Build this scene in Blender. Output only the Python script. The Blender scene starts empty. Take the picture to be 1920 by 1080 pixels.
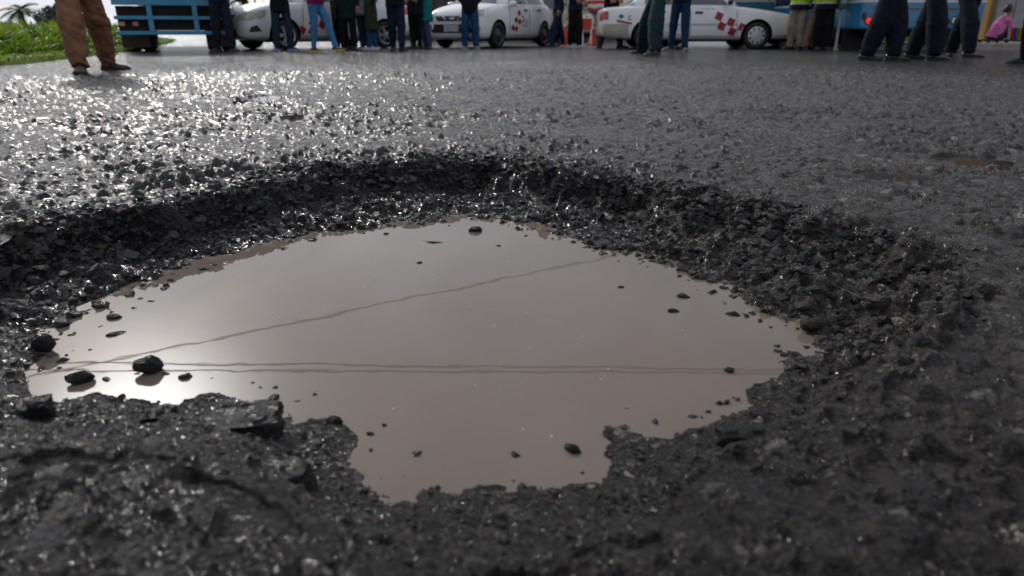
import bpy, bmesh, math, random
import numpy as np
from mathutils import Vector, Matrix, Euler
from mathutils.bvhtree import BVHTree
from mathutils import noise as mnoise

SC = bpy.context.scene
COL = SC.collection
R = math.radians

# ------------------------------------------------------------------ camera
CAM_H = 0.385
cam = bpy.data.cameras.new('camera')
cam.sensor_width = 36.0
cam.lens = 24.0
cam.clip_start = 0.02
cam.clip_end = 3000
cam.dof.use_dof = True
cam.dof.focus_distance = 1.85
cam.dof.aperture_fstop = 4.5
camo = bpy.data.objects.new('camera', cam)
COL.objects.link(camo)
camo.location = (0, 0, CAM_H)
camo.rotation_euler = (math.pi / 2 - math.atan(482 / 1280), 0, 0)
SC.camera = camo

# ------------------------------------------------------------------ sky and sun
SUN_AZ, SUN_EL = R(-32), R(29)
world = bpy.data.worlds.new('World')
SC.world = world
world.use_nodes = True
wn, wl = world.node_tree.nodes, world.node_tree.links
bg = wn['Background']
bg.inputs[1].default_value = 0.1
sky = wn.new('ShaderNodeTexSky')
sky.sky_type = 'NISHITA'
sky.sun_disc = False
sky.sun_elevation = SUN_EL
sky.sun_rotation = SUN_AZ
sky.dust_density = 2.0
def wnode(t, **kw):
    n = wn.new(t)
    for k, v in kw.items(): setattr(n, k, v)
    return n
def wmath(op, a, b=None, clamp=False):
    n = wnode('ShaderNodeMath', operation=op, use_clamp=clamp)
    for i, v in enumerate((a, b)):
        if v is None: continue
        if isinstance(v, (int, float)): n.inputs[i].default_value = v
        else: wl.new(v, n.inputs[i])
    return n.outputs[0]
tc = wnode('ShaderNodeTexCoord')
sep = wnode('ShaderNodeSeparateXYZ'); wl.new(tc.outputs['Generated'], sep.inputs[0])
zz = wmath('ADD', wmath('MAXIMUM', sep.outputs[2], 0.0), 0.22)
comb = wnode('ShaderNodeCombineXYZ')
wl.new(wmath('DIVIDE', sep.outputs[0], zz), comb.inputs[0])
wl.new(wmath('DIVIDE', sep.outputs[1], zz), comb.inputs[1])
cn = wnode('ShaderNodeTexNoise'); cn.inputs['Scale'].default_value = 1.1; cn.inputs['Detail'].default_value = 7; cn.inputs['Roughness'].default_value = .55
cn.inputs['Distortion'].default_value = .4
wl.new(comb.outputs[0], cn.inputs['Vector'])
# cloud brightness: forward scattering makes the cloud in front of the sun bright
sdir = Vector((math.sin(SUN_AZ) * math.cos(SUN_EL), math.cos(SUN_AZ) * math.cos(SUN_EL), math.sin(SUN_EL)))
nrm = wnode('ShaderNodeVectorMath', operation='NORMALIZE'); wl.new(tc.outputs['Generated'], nrm.inputs[0])
dp = wnode('ShaderNodeVectorMath', operation='DOT_PRODUCT'); wl.new(nrm.outputs[0], dp.inputs[0]); dp.inputs[1].default_value = sdir
dpos = wmath('MAXIMUM', dp.outputs['Value'], 0.0)
glow = wmath('ADD', wmath('ADD', wmath('MULTIPLY', wmath('POWER', dpos, 7.0), 4.6), wmath('MULTIPLY', wmath('POWER', dpos, 45.0), 6.0)), wmath('MULTIPLY', wmath('POWER', dpos, 220.0), 120.0))
ramp = wnode('ShaderNodeValToRGB')
ramp.color_ramp.elements[0].position = .34; ramp.color_ramp.elements[0].color = (2.7, 2.85, 3.35, 1)
ramp.color_ramp.elements[1].position = .66; ramp.color_ramp.elements[1].color = (6.2, 6.4, 7.1, 1)
wl.new(cn.outputs['Fac'], ramp.inputs[0])
gl = wnode('ShaderNodeMix', data_type='RGBA', blend_type='ADD'); gl.inputs[0].default_value = 1
wl.new(ramp.outputs[0], gl.inputs[6])
gv = wnode('ShaderNodeVectorMath', operation='SCALE'); gv.inputs[0].default_value = (1.0, .985, .96); wl.new(glow, gv.inputs['Scale'])
wl.new(gv.outputs[0], gl.inputs[7])
cov = wnode('ShaderNodeMapRange'); cov.inputs[1].default_value = .30; cov.inputs[2].default_value = .46; cov.inputs[3].default_value = .55; cov.inputs[4].default_value = 1.0
wl.new(cn.outputs['Fac'], cov.inputs[0])
mx = wnode('ShaderNodeMix', data_type='RGBA')
wl.new(cov.outputs[0], mx.inputs[0]); wl.new(sky.outputs[0], mx.inputs[6]); wl.new(gl.outputs[2], mx.inputs[7])
wl.new(mx.outputs[2], bg.inputs[0])

sun = bpy.data.lights.new('sun', 'SUN')
sun.energy = 1.0
sun.angle = R(3.5)
sun.color = (1.0, .965, .92)
suno = bpy.data.objects.new('sun', sun); COL.objects.link(suno)
suno.rotation_euler = (-sdir).to_track_quat('-Z', 'Y').to_euler()
SC.view_settings.view_transform = 'Standard'
SC.view_settings.look = 'None'
SC.view_settings.exposure = 0.36
SC.view_settings.gamma = 1.0
SC.cycles.use_denoising = True
SC.cycles.max_bounces = 6
SC.cycles.sample_clamp_indirect = 6.0

# ------------------------------------------------------------------ helpers
def tag(o, label=None, cat=None, group=None, kind=None):
    for k, v in (('label', label), ('category', cat), ('group', group), ('kind', kind)):
        if v is not None: o[k] = v
    return o
def link(o, parent=None):
    COL.objects.link(o)
    if parent is not None: o.parent = parent
    return o
def mesh_obj(name, verts, faces, mat=None, parent=None, smooth=False):
    me = bpy.data.meshes.new(name)
    me.from_pydata([tuple(v) for v in verts], [], faces)
    if mat is not None: me.materials.append(mat)
    me.validate(); me.update()
    if smooth: me.polygons.foreach_set('use_smooth', [True] * len(me.polygons))
    return link(bpy.data.objects.new(name, me), parent)
def bm_obj(name, bm, mat=None, parent=None, smooth=False):
    me = bpy.data.meshes.new(name)
    bm.normal_update()
    bm.to_mesh(me); bm.free()
    for m in (mat if isinstance(mat, (list, tuple)) else [mat]):
        if m is not None: me.materials.append(m)
    if smooth: me.polygons.foreach_set('use_smooth', [True] * len(me.polygons))
    return link(bpy.data.objects.new(name, me), parent)
def empty(name, loc=(0, 0, 0), rz=0.0):
    o = bpy.data.objects.new(name, None)
    o.location = loc; o.rotation_euler = (0, 0, rz)
    o.empty_display_size = .2
    return link(o)
def copy_tree(o, parent=None):
    c = o.copy(); link(c, parent)
    for ch in o.children: copy_tree(ch, c)
    return c
def box(bm, x0, x1, y0, y1, z0, z1, bev=0.0):
    g = bmesh.ops.create_cube(bm, size=1.0)
    vs = g['verts']
    for v in vs:
        v.co = Vector((x0 + (v.co.x + .5) * (x1 - x0), y0 + (v.co.y + .5) * (y1 - y0), z0 + (v.co.z + .5) * (z1 - z0)))
    if bev:
        es = list({e for v in vs for e in v.link_edges})
        bmesh.ops.bevel(bm, geom=es, offset=bev, segments=2, affect='EDGES', profile=.7)
    return vs
def box_obj(name, b, mat, parent=None, bev=0.0):
    bm = bmesh.new(); box(bm, *b, bev=bev)
    return bm_obj(name, bm, mat, parent)
def bar(bm, a, b, w, h=None, n=4):
    """prismatic bar from a to b"""
    a, b = Vector(a), Vector(b); h = h or w
    d = (b - a).normalized()
    up = Vector((0, 0, 1)) if abs(d.z) < .95 else Vector((0, 1, 0))
    s = d.cross(up).normalized(); u = s.cross(d)
    if n == 4: pts = [(-w / 2, -h / 2), (w / 2, -h / 2), (w / 2, h / 2), (-w / 2, h / 2)]
    else: pts = [(w / 2 * math.cos(2 * math.pi * i / n), h / 2 * math.sin(2 * math.pi * i / n)) for i in range(n)]
    A = [bm.verts.new(a + s * p + u * q) for p, q in pts]; B = [bm.verts.new(b + s * p + u * q) for p, q in pts]
    k = len(pts)
    for i in range(k): bm.faces.new((A[i], A[(i + 1) % k], B[(i + 1) % k], B[i]))
    bm.faces.new(A[::-1]); bm.faces.new(B)
def lathe(bm, prof, n=24, axis='Z', cap=True):
    """prof: list of (radius, height); revolve about axis"""
    rings = []
    for r, h in prof:
        ring = []
        for i in range(n):
            a = 2 * math.pi * i / n
            c, s = r * math.cos(a), r * math.sin(a)
            ring.append(bm.verts.new((c, s, h) if axis == 'Z' else (c, h, s)))
        rings.append(ring)
    for A, B in zip(rings, rings[1:]):
        for i in range(n):
            bm.faces.new((A[i], A[(i + 1) % n], B[(i + 1) % n], B[i]))
    if cap:
        bm.faces.new(rings[0][::-1]); bm.faces.new(rings[-1])

MATS = {}
def mat(name, col, rough=.5, metal=0.0, noise=0.0, nscale=8.0, bump=0.0, bscale=40.0, spec=.5, coat=0.0, emis=None, trans=0.0, col2=None, coords='Object'):
    """procedural principled material with colour variation and fine relief"""
    if name in MATS: return MATS[name]
    m = bpy.data.materials.new(name); m.use_nodes = True
    nt = m.node_tree; b = nt.nodes['Principled BSDF']
    b.inputs['Base Color'].default_value = (*col, 1)
    b.inputs['Roughness'].default_value = rough
    b.inputs['Metallic'].default_value = metal
    b.inputs['Specular IOR Level'].default_value = spec
    b.inputs['Coat Weight'].default_value = coat
    if trans: b.inputs['Transmission Weight'].default_value = trans
    if emis:
        b.inputs['Emission Color'].default_value = (*emis[0], 1); b.inputs['Emission Strength'].default_value = emis[1]
    t = nt.nodes.new('ShaderNodeTexCoord')
    if noise or col2:
        n = nt.nodes.new('ShaderNodeTexNoise'); n.inputs['Scale'].default_value = nscale; n.inputs['Detail'].default_value = 5
        nt.links.new(t.outputs[coords], n.inputs['Vector'])
        rp = nt.nodes.new('ShaderNodeMapRange'); rp.inputs[1].default_value = .3; rp.inputs[2].default_value = .7
        nt.links.new(n.outputs['Fac'], rp.inputs[0])
        mix = nt.nodes.new('ShaderNodeMix'); mix.data_type = 'RGBA'
        c2 = col2 or tuple(c * (1 - noise) for c in col)
        c1 = col if col2 else tuple(min(1, c * (1 + noise * .5)) for c in col)
        mix.inputs[6].default_value = (*c1, 1); mix.inputs[7].default_value = (*c2, 1)
        nt.links.new(rp.outputs[0], mix.inputs[0]); nt.links.new(mix.outputs[2], b.inputs['Base Color'])
    if bump:
        n = nt.nodes.new('ShaderNodeTexNoise'); n.inputs['Scale'].default_value = bscale; n.inputs['Detail'].default_value = 4
        nt.links.new(t.outputs[coords], n.inputs['Vector'])
        bp = nt.nodes.new('ShaderNodeBump'); bp.inputs['Strength'].default_value = bump; bp.inputs['Distance'].default_value = .01
        nt.links.new(n.outputs['Fac'], bp.inputs['Height']); nt.links.new(bp.outputs[0], b.inputs['Normal'])
    MATS[name] = m
    return m

# ------------------------------------------------------------------ the road with its pothole
WL = -0.096          # level of the water in the pothole
WATER = [(-0.733, 0.915), (-0.739, 0.988), (-0.758, 1.038), (-0.783, 1.117), (-0.764, 1.166), (-0.735, 1.235), (-0.731, 1.31), (-0.745, 1.386), (-0.691, 1.448), (-0.642, 1.507), (-0.614, 1.57), (-0.562, 1.605), (-0.511, 1.661), (-0.44, 1.7), (-0.332, 1.71), (-0.306, 1.762), (-0.187, 1.785), (-0.133, 1.835), (0.0, 1.801), (0.056, 1.71), (0.134, 1.651), (0.215, 1.547), (0.286, 1.448), (0.349, 1.411), (0.379, 1.342), (0.412, 1.264), (0.446, 1.207), (0.464, 1.142), (0.499, 1.105), (0.508, 1.038), (0.491, 0.988), (0.433, 0.959), (0.409, 0.915), (0.368, 0.89), (0.337, 0.866), (0.33, 0.821), (0.274, 0.78), (0.243, 0.767), (0.195, 0.736), (0.164, 0.754), (0.147, 0.771), (0.114, 0.767), (0.12, 0.73), (0.118, 0.685), (0.097, 0.655), (0.048, 0.649), (0.0, 0.636), (-0.036, 0.649), (-0.059, 0.63), (-0.097, 0.649), (-0.111, 0.616), (-0.137, 0.616), (-0.162, 0.64), (-0.185, 0.675), (-0.192, 0.707), (-0.186, 0.73), (-0.215, 0.767), (-0.247, 0.786), (-0.281, 0.78), (-0.322, 0.821), (-0.352, 0.843), (-0.389, 0.843), (-0.426, 0.858), (-0.454, 0.836), (-0.462, 0.807), (-0.494, 0.843), (-0.539, 0.843), (-0.593, 0.858), (-0.632, 0.836), (-0.679, 0.851)]
RIM = [(-1.131, 0.977), (-1.159, 1.221), (-1.106, 1.432), (-1.035, 1.501), (-0.957, 1.576), (-0.857, 1.631), (-0.775, 1.817), (-0.713, 2.072), (-0.608, 2.162), (-0.447, 2.211), (-0.281, 2.261), (-0.107, 2.303), (0.071, 2.261), (0.227, 2.072), (0.366, 1.94), (0.483, 1.797), (0.589, 1.683), (0.686, 1.592), (0.744, 1.446), (0.804, 1.341), (0.845, 1.232), (0.82, 1.114), (0.739, 1.011), (0.649, 0.913), (0.552, 0.822), (0.475, 0.746), (0.416, 0.669), (0.341, 0.584), (0.264, 0.523), (0.178, 0.479), (0.082, 0.446), (-0.004, 0.423), (-0.087, 0.423), (-0.183, 0.479), (-0.269, 0.548), (-0.352, 0.584), (-0.464, 0.594), (-0.599, 0.594), (-0.827, 0.657), (-1.085, 0.806)]
# small puddles on the road: centre, half sizes, turn
PUDDLES = [(-1.033, 3.286, 0.106, 0.156, 0.2), (-1.506, 4.183, 0.125, 0.264, -0.1), (1.054, 1.886, 0.106, 0.066, -0.45), (1.418, 2.124, 0.125, 0.084, -0.3)]

def h2(ix, iy, s):
    with np.errstate(over='ignore'):
        h = (ix.astype(np.int64) * 374761393 + iy.astype(np.int64) * 668265263 + s * 974711).astype(np.uint64) & np.uint64(0xffffffff)
        h = ((h ^ (h >> np.uint64(13))) * np.uint64(1274126177)) & np.uint64(0xffffffff)
        h = ((h ^ (h >> np.uint64(15))) * np.uint64(2246822519)) & np.uint64(0xffffffff)
        h = h ^ (h >> np.uint64(16))
    return h.astype(np.float64) / 4294967295.0
def vnoise(X, Y, f, s):
    x, y = X * f, Y * f
    ix, iy = np.floor(x), np.floor(y); fx, fy = x - ix, y - iy
    fx = fx * fx * fx * (fx * (fx * 6 - 15) + 10); fy = fy * fy * fy * (fy * (fy * 6 - 15) + 10)
    ix = ix.astype(np.int64); iy = iy.astype(np.int64)
    a, b, c, d = h2(ix, iy, s), h2(ix + 1, iy, s), h2(ix, iy + 1, s), h2(ix + 1, iy + 1, s)
    return (a + (b - a) * fx) * (1 - fy) + (c + (d - c) * fx) * fy - .5
def fbm(X, Y, f, s, o=4, g=.5):
    t = np.zeros_like(X); a = 1.0
    for k in range(o):
        t += a * vnoise(X * .8 + Y * .6, Y * .8 - X * .6, f, s + k * 17); f *= 2.03; a *= g
    return t
def stones(X, Y, cell, s, dens=1.0, flat=.55, slope=1.3):
    """upper envelope of faceted stones scattered one per cell; returns height (in m, 0 = none) and a random id"""
    gx, gy = np.floor(X / cell).astype(np.int64), np.floor(Y / cell).astype(np.int64)
    best = np.zeros_like(X); rid = np.zeros_like(X)
    for di in (-1, 0, 1):
        for dj in (-1, 0, 1):
            cx, cy = gx + di, gy + dj
            jx, jy, rr, an, rz = (h2(cx, cy, s + k) for k in (1, 2, 3, 4, 5))
            qx = X - (cx + jx) * cell; qy = Y - (cy + jy) * cell
            r = cell * (.35 + .45 * rr) * (h2(cx, cy, s + 6) < dens)
            ca, sa = np.cos(an * 6.283), np.sin(an * 6.283)
            ux, uy = (qx * ca + qy * sa), (-qx * sa + qy * ca) * (1.0 + .7 * rz)
            top = r * flat * (.5 + rz) + ux * (rr - .5) * .7 + uy * (jx - .5) * .8
            h = top
            for k in range(5):
                p = 1.2566 * k + (jy - .5) * .9 * ((k % 2) * 2 - 1)
                h = np.minimum(h, (r - (ux * math.cos(1.2566 * k) + uy * math.sin(1.2566 * k)) * (.85 + .3 * np.cos(p * 3))) * slope)
            m = h > best
            best = np.where(m, h, best); rid = np.where(m, (an * 7.31 + rz * 3.7) % 1.0, rid)
    return best, rid
def sdist(X, Y, poly):
    """signed distance to polygon, negative inside"""
    P = np.array(poly); Q = np.roll(P, -1, 0)
    d = np.full(X.shape, 1e9); ins = np.zeros(X.shape, bool)
    for (ax, ay), (bx, by) in zip(P, Q):
        ex, ey = bx - ax, by - ay
        t = np.clip(((X - ax) * ex + (Y - ay) * ey) / (ex * ex + ey * ey), 0, 1)
        d = np.minimum(d, (X - ax - t * ex) ** 2 + (Y - ay - t * ey) ** 2)
        c = ((ay > Y) != (by > Y)) & (X < (bx - ax) * (Y - ay) / (by - ay + 1e-12) + ax)
        ins ^= c
    d = np.sqrt(d)
    return np.where(ins, -d, d)
def sst(a, b, x):
    t = np.clip((x - a) / (b - a), 0, 1); return t * t * (3 - 2 * t)

def road_base(X, Y):
    """slow undulation of the carriageway"""
    return .010 * vnoise(X, Y, .35, 3) + .006 * vnoise(X, Y, 1.1, 5)

def hole_ground(X, Y):
    """detailed surface near the camera; z, albedo (3), wet film (0..1)"""
    rr = np.hypot(X, Y)
    n1 = fbm(X, Y, 9.0, 11, 4)
    n2 = fbm(X, Y, 9.0, 71, 4)
    n3 = fbm(X, Y, 38.0, 31, 3)
    wx, wy = X + .030 * n1 + .012 * n3, Y + .030 * n2 - .012 * n3
    dr = np.full(X.shape, 3.0); dw = np.full(X.shape, 3.0)
    m = (np.abs(X) < 2.0) & (Y > .15) & (Y < 3.2)
    dr[m] = sdist(wx[m] + .012 * n1[m], wy[m] + .012 * n2[m], RIM)
    dw[m] = sdist(X[m] + .008 * n1[m] + .010 * n3[m], Y[m] + .008 * n2[m] - .010 * n3[m], WATER)
    # where round the hole: far wall, gravel slope on the right, gentle near shore
    ang = np.degrees(np.arctan2(X - .0, Y - 1.12))          # 0 = away from the camera, + = right
    far = sst(-112, -80, ang) * (1 - sst(18, 52, ang))
    right = sst(18, 52, ang) * (1 - sst(112, 140, ang))
    near = np.clip(1 - far - right, 0, 1)
    t = np.clip(dw / np.maximum(dw - dr, 1e-4), 0, 1)
    jag = .16 * n1 + .05 * n3
    tw = np.clip(t + jag * np.sin(np.pi * t), 0, 1)
    pw = .20 * sst(0, .55, tw) + .80 * sst(.50, .80, tw)
    pr = .62 * np.clip(tw, 0, 1) ** 1.15 + .38 * sst(.55, .92, tw)
    pn = .80 * tw ** 1.1 + .20 * sst(.3, .9, tw)
    P = far * pw + right * pr + near * pn
    base = road_base(X, Y)
    near_top = -.022 * sst(.96, .43, Y) * np.ones_like(X)      # the near lip lies a little lower
    rimz = base + near_top
    inside = (dr < 0)
    z = np.where(inside, WL + (rimz - WL) * P, rimz)
    z = np.where(dw < 0, WL - np.minimum(.035, .004 + .22 * np.maximum(-dw, 0)), z)
    # the broken lip outside the rim is worn down
    lip = np.exp(-np.maximum(dr, 0) / .05) * (dr > 0)
    z -= .010 * lip * (.5 + n1)
    # layers of stone
    hole = np.clip(1 - np.maximum(dr, 0) / (.03 + .05 * far), 0, 1) * 1.0
    hole = hole * (1 - .5 * near * sst(.25, .75, t))
    sA, iA = stones(X + .004 * n3, Y, .030, 101, .85, .62, 1.5)
    sB, iB = stones(X, Y + .003 * n3, .0135, 211, .9, .6, 1.4)
    sC, iC = stones(X, Y, .027, 307, .70, .42, 1.15)
    sD, iD = stones(X, Y, .0105, 401, .75, .5, 1.0)
    sE, iE = stones(X + .01 * n1, Y + .01 * n2, .055, 523, .42, .30, .62)
    grav = np.maximum(sA * 1.05, sB * .95 + .003)
    sG, iG = stones(X, Y, .0068, 631, .95, .6, 1.3)
    grav = grav * (1 - near) + np.maximum(np.maximum(sA * .62, sB * 1.05 + .002), sG * 1.25 + .004) * near
    big = sst(-.05, .25, fbm(X, Y, 3.0, 91, 3))              # patches where bigger lumps stand out
    rough = np.clip(.62 + .45 * big + .5 * (1 - right) * (1 - .6 * near) * np.exp(-np.maximum(dr, 0) / .25) + .30 * sst(2.4, 4.5, rr) + .45 * sst(4.2, 7, rr) + .12 * sst(0, 1.2, X), 0, 1.9)
    film = -.0002 + .0034 * fbm(X, Y, 2.2, 55, 4) + .0016 * n1 - .0022 * rough
    agg = np.maximum(np.maximum(sC * 1.45 * rough, sD * 1.15), sE * 1.15 * (.6 + .5 * big) - .0015 + sD * .3) - .001
    nearrough = near * sst(1.0, .6, Y)
    film = film - .004 * nearrough - .006 * hole
    agg = np.maximum(agg, (sG * 1.1 + .0015) * nearrough)
    road_l = np.maximum(agg, film)
    soft = film + .0006 * n3
    road_l = np.where(agg > film, agg, soft)
    wetfilm = sst(.0012, -.0006, agg - film)
    filmw = (.40 + .60 * wetfilm * (1 - .8 * sst(3.2, 5.5, rr))) * (1 - hole) * (1 - .75 * nearrough)
    wallk = far * sst(.45, .6, tw) * inside
    gz = (grav - .008) * (1.0 + .4 * right * inside - .25 * wallk - .35 * near) + .014 * n1 * inside * (1 - .6 * near) + .006 * n3 * (1 - .5 * near) + wallk * .012 * fbm(X, Y, 22., 77, 3)
    under = dw < -.01
    gz = gz - .007 * sst(-.02, .05, dr)
    gz = np.where(under, gz * .35 - .004, gz)
    # at the waterline keep the stones from burying the shore
    shore = np.exp(-np.abs(dw) / .02)
    gz = gz * (1 - (.45 + .30 * near) * shore)
    layer = road_l * (1 - hole) + gz * hole
    z = z + layer
    z = z + hole * .0022 * fbm(X, Y, 120., 5, 2)
    # stone and binder colours
    rid = np.where(hole > .5, np.where(sA * 1.05 > sB * .95 + .003, iA, iB), np.where(sC * 1.45 * rough > sD * 1.15, iC, iD))
    dark = np.array([.0095, .0096, .0108]); mud = np.array([.040, .033, .028]); pale = np.array([.16, .145, .13]); red = np.array([.062, .046, .038])
    k = rid[..., None]
    k = np.where((near > .5)[..., None], .5 * k + .5 * iG[..., None], k)
    alb = dark * (.55 + .9 * k)
    warm = np.clip(.15 + .55 * right * inside + .65 * sst(.1, .9, X) + .30 * near, 0, .85)[..., None]
    alb = alb * (1 - warm) + (mud * (.5 + 1.0 * k)) * warm
    rare = sst(.915, .945, np.where((near > .5) & (iG > .93), iG, rid * np.where(near > .5, .97, 1))[..., None]) * (.25 + .75 * np.clip(right + near, 0, 1))[..., None]
    alb = alb * (1 - rare) + np.where(rid[..., None] > .957, pale, red) * rare * .8 + 0
    shaded_wall = (far * inside * .6)[..., None]  # shade painted into the far wall's albedo, over its dark bitumen
    alb = alb * (1 - shaded_wall) + dark * .6 * shaded_wall
    silt_sheen = (wetfilm * (1 - hole) * (.45 + .55 * sst(-.4, 1.0, X)) * (1 - .6 * nearrough))[..., None]  # grey silt film, its paler tone also standing in for wet sheen
    alb = alb * (1 - .85 * silt_sheen) + np.array([.046, .0445, .048]) * .85 * silt_sheen * (1 + .5 * n1[..., None])
    for (px, py, a, b, rot) in PUDDLES:
        c_, s_ = math.cos(rot), math.sin(rot)
        u, v = (X - px) * c_ + (Y - py) * s_, -(X - px) * s_ + (Y - py) * c_
        q = np.sqrt((u / a) ** 2 + (v / b) ** 2) + .45 * n1 + .2 * n3
        z = z - .026 * sst(1.15, .8, q)
    return z, alb, filmw

def ground_at(xs, ys):
    z, _, _ = hole_ground(np.array(xs, float), np.array(ys, float))
    return z

# one polar sheet round the standpoint: fine in front, coarse behind, out to the horizon
def build_road():
    d = .0023
    dense = np.arange(-R(50), R(50), d)
    side = []; a = R(50); st = d
    while a < math.pi:
        side.append(a); st = min(st * 1.12, R(3)); a += st
    side = np.array(side)
    th = np.concatenate([-side[::-1], dense, side]); th = np.unique(np.round(th, 7))
    th = th[th > -math.pi + R(1)]
    rs = [.10]
    def upto(lim, k):
        while rs[-1] < lim: rs.append(rs[-1] * (1 + k))
    upto(.33, .03); upto(.60, .0042); upto(2.4, .0029); upto(4.0, .0042); upto(7.5, .0052); upto(11.0, .0085); upto(14, .03); upto(900, .09)
    rs = np.array(rs)
    Rg, Tg = np.meshgrid(rs, th, indexing='ij')
    X, Y = Rg * np.sin(Tg), Rg * np.cos(Tg)
    nr, nt = X.shape
    Z = np.zeros_like(X); A = np.zeros(X.shape + (3,)); Wt = np.zeros_like(X)
    k = int(np.searchsorted(rs, 11.5))
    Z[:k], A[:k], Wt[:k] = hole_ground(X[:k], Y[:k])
    Z[k:] = road_base(X[k:], Y[k:]) * np.clip(1 - (Rg[k:] - 60) / 60, 0, 1) + .002
    A[k:] = (.030, .0295, .031); Wt[k:] = .45
    f = sst(7.0, 11.5, Rg[:k])
    Z[:k] = Z[:k] * (1 - f) + (road_base(X[:k], Y[:k]) + .002) * f
    verts = np.stack([X, Y, Z], -1).reshape(-1, 3)
    i = np.arange(nr - 1)[:, None]; j = np.arange(nt)[None, :]; j2 = (j + 1) % nt
    quads = np.stack([i * nt + j, i * nt + j2, (i + 1) * nt + j2, (i + 1) * nt + j], -1).reshape(-1, 4)[:, ::-1]
    me = bpy.data.meshes.new('road')
    nv, nq = len(verts), len(quads)
    me.vertices.add(nv); me.vertices.foreach_set('co', verts.ravel().astype(np.float32))
    me.loops.add(nq * 4); me.loops.foreach_set('vertex_index', quads.ravel().astype(np.int32))
    me.polygons.add(nq); me.polygons.foreach_set('loop_start', np.arange(0, nq * 4, 4, dtype=np.int32))
    me.polygons.foreach_set('loop_total', np.full(nq, 4, np.int32))
    me.polygons.foreach_set('use_smooth', np.ones(nq, bool))
    me.update(calc_edges=True)
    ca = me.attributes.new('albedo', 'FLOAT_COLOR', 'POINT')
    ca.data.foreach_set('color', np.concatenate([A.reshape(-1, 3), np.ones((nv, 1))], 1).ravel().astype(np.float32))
    wa = me.attributes.new('film', 'FLOAT', 'POINT')
    wa.data.foreach_set('value', Wt.ravel().astype(np.float32))
    return link(bpy.data.objects.new('road', me))

def road_material():
    m = bpy.data.materials.new('wet_asphalt'); m.use_nodes = True
    nt = m.node_tree; N = nt.nodes; L = nt.links; b = N['Principled BSDF']
    at = N.new('ShaderNodeAttribute'); at.attribute_name = 'albedo'
    fi = N.new('ShaderNodeAttribute'); fi.attribute_name = 'film'
    geo = N.new('ShaderNodeNewGeometry')
    n1 = N.new('ShaderNodeTexNoise'); n1.inputs['Scale'].default_value = 260; n1.inputs['Detail'].default_value = 3
    L.new(geo.outputs['Position'], n1.inputs['Vector'])
    v1 = N.new('ShaderNodeTexVoronoi'); v1.inputs['Scale'].default_value = 62
    L.new(geo.outputs['Position'], v1.inputs['Vector'])
    v2 = N.new('ShaderNodeTexVoronoi'); v2.inputs['Scale'].default_value = 120
    L.new(geo.outputs['Position'], v2.inputs['Vector'])
    # colour
    cm = N.new('ShaderNodeMapRange'); cm.inputs[1].default_value = .3; cm.inputs[2].default_value = .7; cm.inputs[3].default_value = .65; cm.inputs[4].default_value = 1.35
    L.new(n1.outputs['Fac'], cm.inputs[0])
    sc = N.new('ShaderNodeVectorMath'); sc.operation = 'SCALE'
    L.new(at.outputs['Color'], sc.inputs[0]); L.new(cm.outputs[0], sc.inputs['Scale'])
    L.new(sc.outputs[0], b.inputs['Base Color'])
    # roughness: smooth where the film of water lies
    rg = N.new('ShaderNodeMapRange'); rg.inputs[3].default_value = .08; rg.inputs[4].default_value = .31
    L.new(fi.outputs['Fac'], rg.inputs[0]); L.new(rg.outputs[0], b.inputs['Roughness'])
    b.inputs['IOR'].default_value = 1.33
    sp = N.new('ShaderNodeMapRange'); sp.inputs[3].default_value = .62; sp.inputs[4].default_value = .45
    L.new(fi.outputs['Fac'], sp.inputs[0]); L.new(sp.outputs[0], b.inputs['Specular IOR Level'])
    # relief
    h1 = N.new('ShaderNodeMath'); h1.operation = 'MULTIPLY_ADD'; h1.inputs[1].default_value = .6
    L.new(v1.outputs['Distance'], h1.inputs[0]); L.new(v2.outputs['Distance'], h1.inputs[2])
    inv = N.new('ShaderNodeMath'); inv.operation = 'MULTIPLY_ADD'; inv.inputs[1].default_value = -.7
    L.new(h1.outputs[0], inv.inputs[0])
    n3 = N.new('ShaderNodeTexNoise'); n3.inputs['Scale'].default_value = 820; n3.inputs['Detail'].default_value = 2
    L.new(geo.outputs['Position'], n3.inputs['Vector'])
    ad = N.new('ShaderNodeMath'); ad.operation = 'MULTIPLY_ADD'; ad.inputs[1].default_value = .38
    L.new(n3.outputs['Fac'], ad.inputs[0]); L.new(n1.outputs['Fac'], ad.inputs[2]); L.new(ad.outputs[0], inv.inputs[2])
    st = N.new('ShaderNodeMapRange'); st.inputs[3].default_value = 1.0; st.inputs[4].default_value = .5
    L.new(fi.outputs['Fac'], st.inputs[0])
    bp = N.new('ShaderNodeBump'); bp.inputs['Distance'].default_value = .009
    L.new(st.outputs[0], bp.inputs['Strength']); L.new(inv.outputs[0], bp.inputs['Height'])
    L.new(bp.outputs[0], b.inputs['Normal'])
    return m

road = build_road()
ROADMAT = road_material()
road.data.materials.append(ROADMAT)
tag(road, 'dark wet asphalt road broken open by a wide pothole', 'road', kind='structure')

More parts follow.
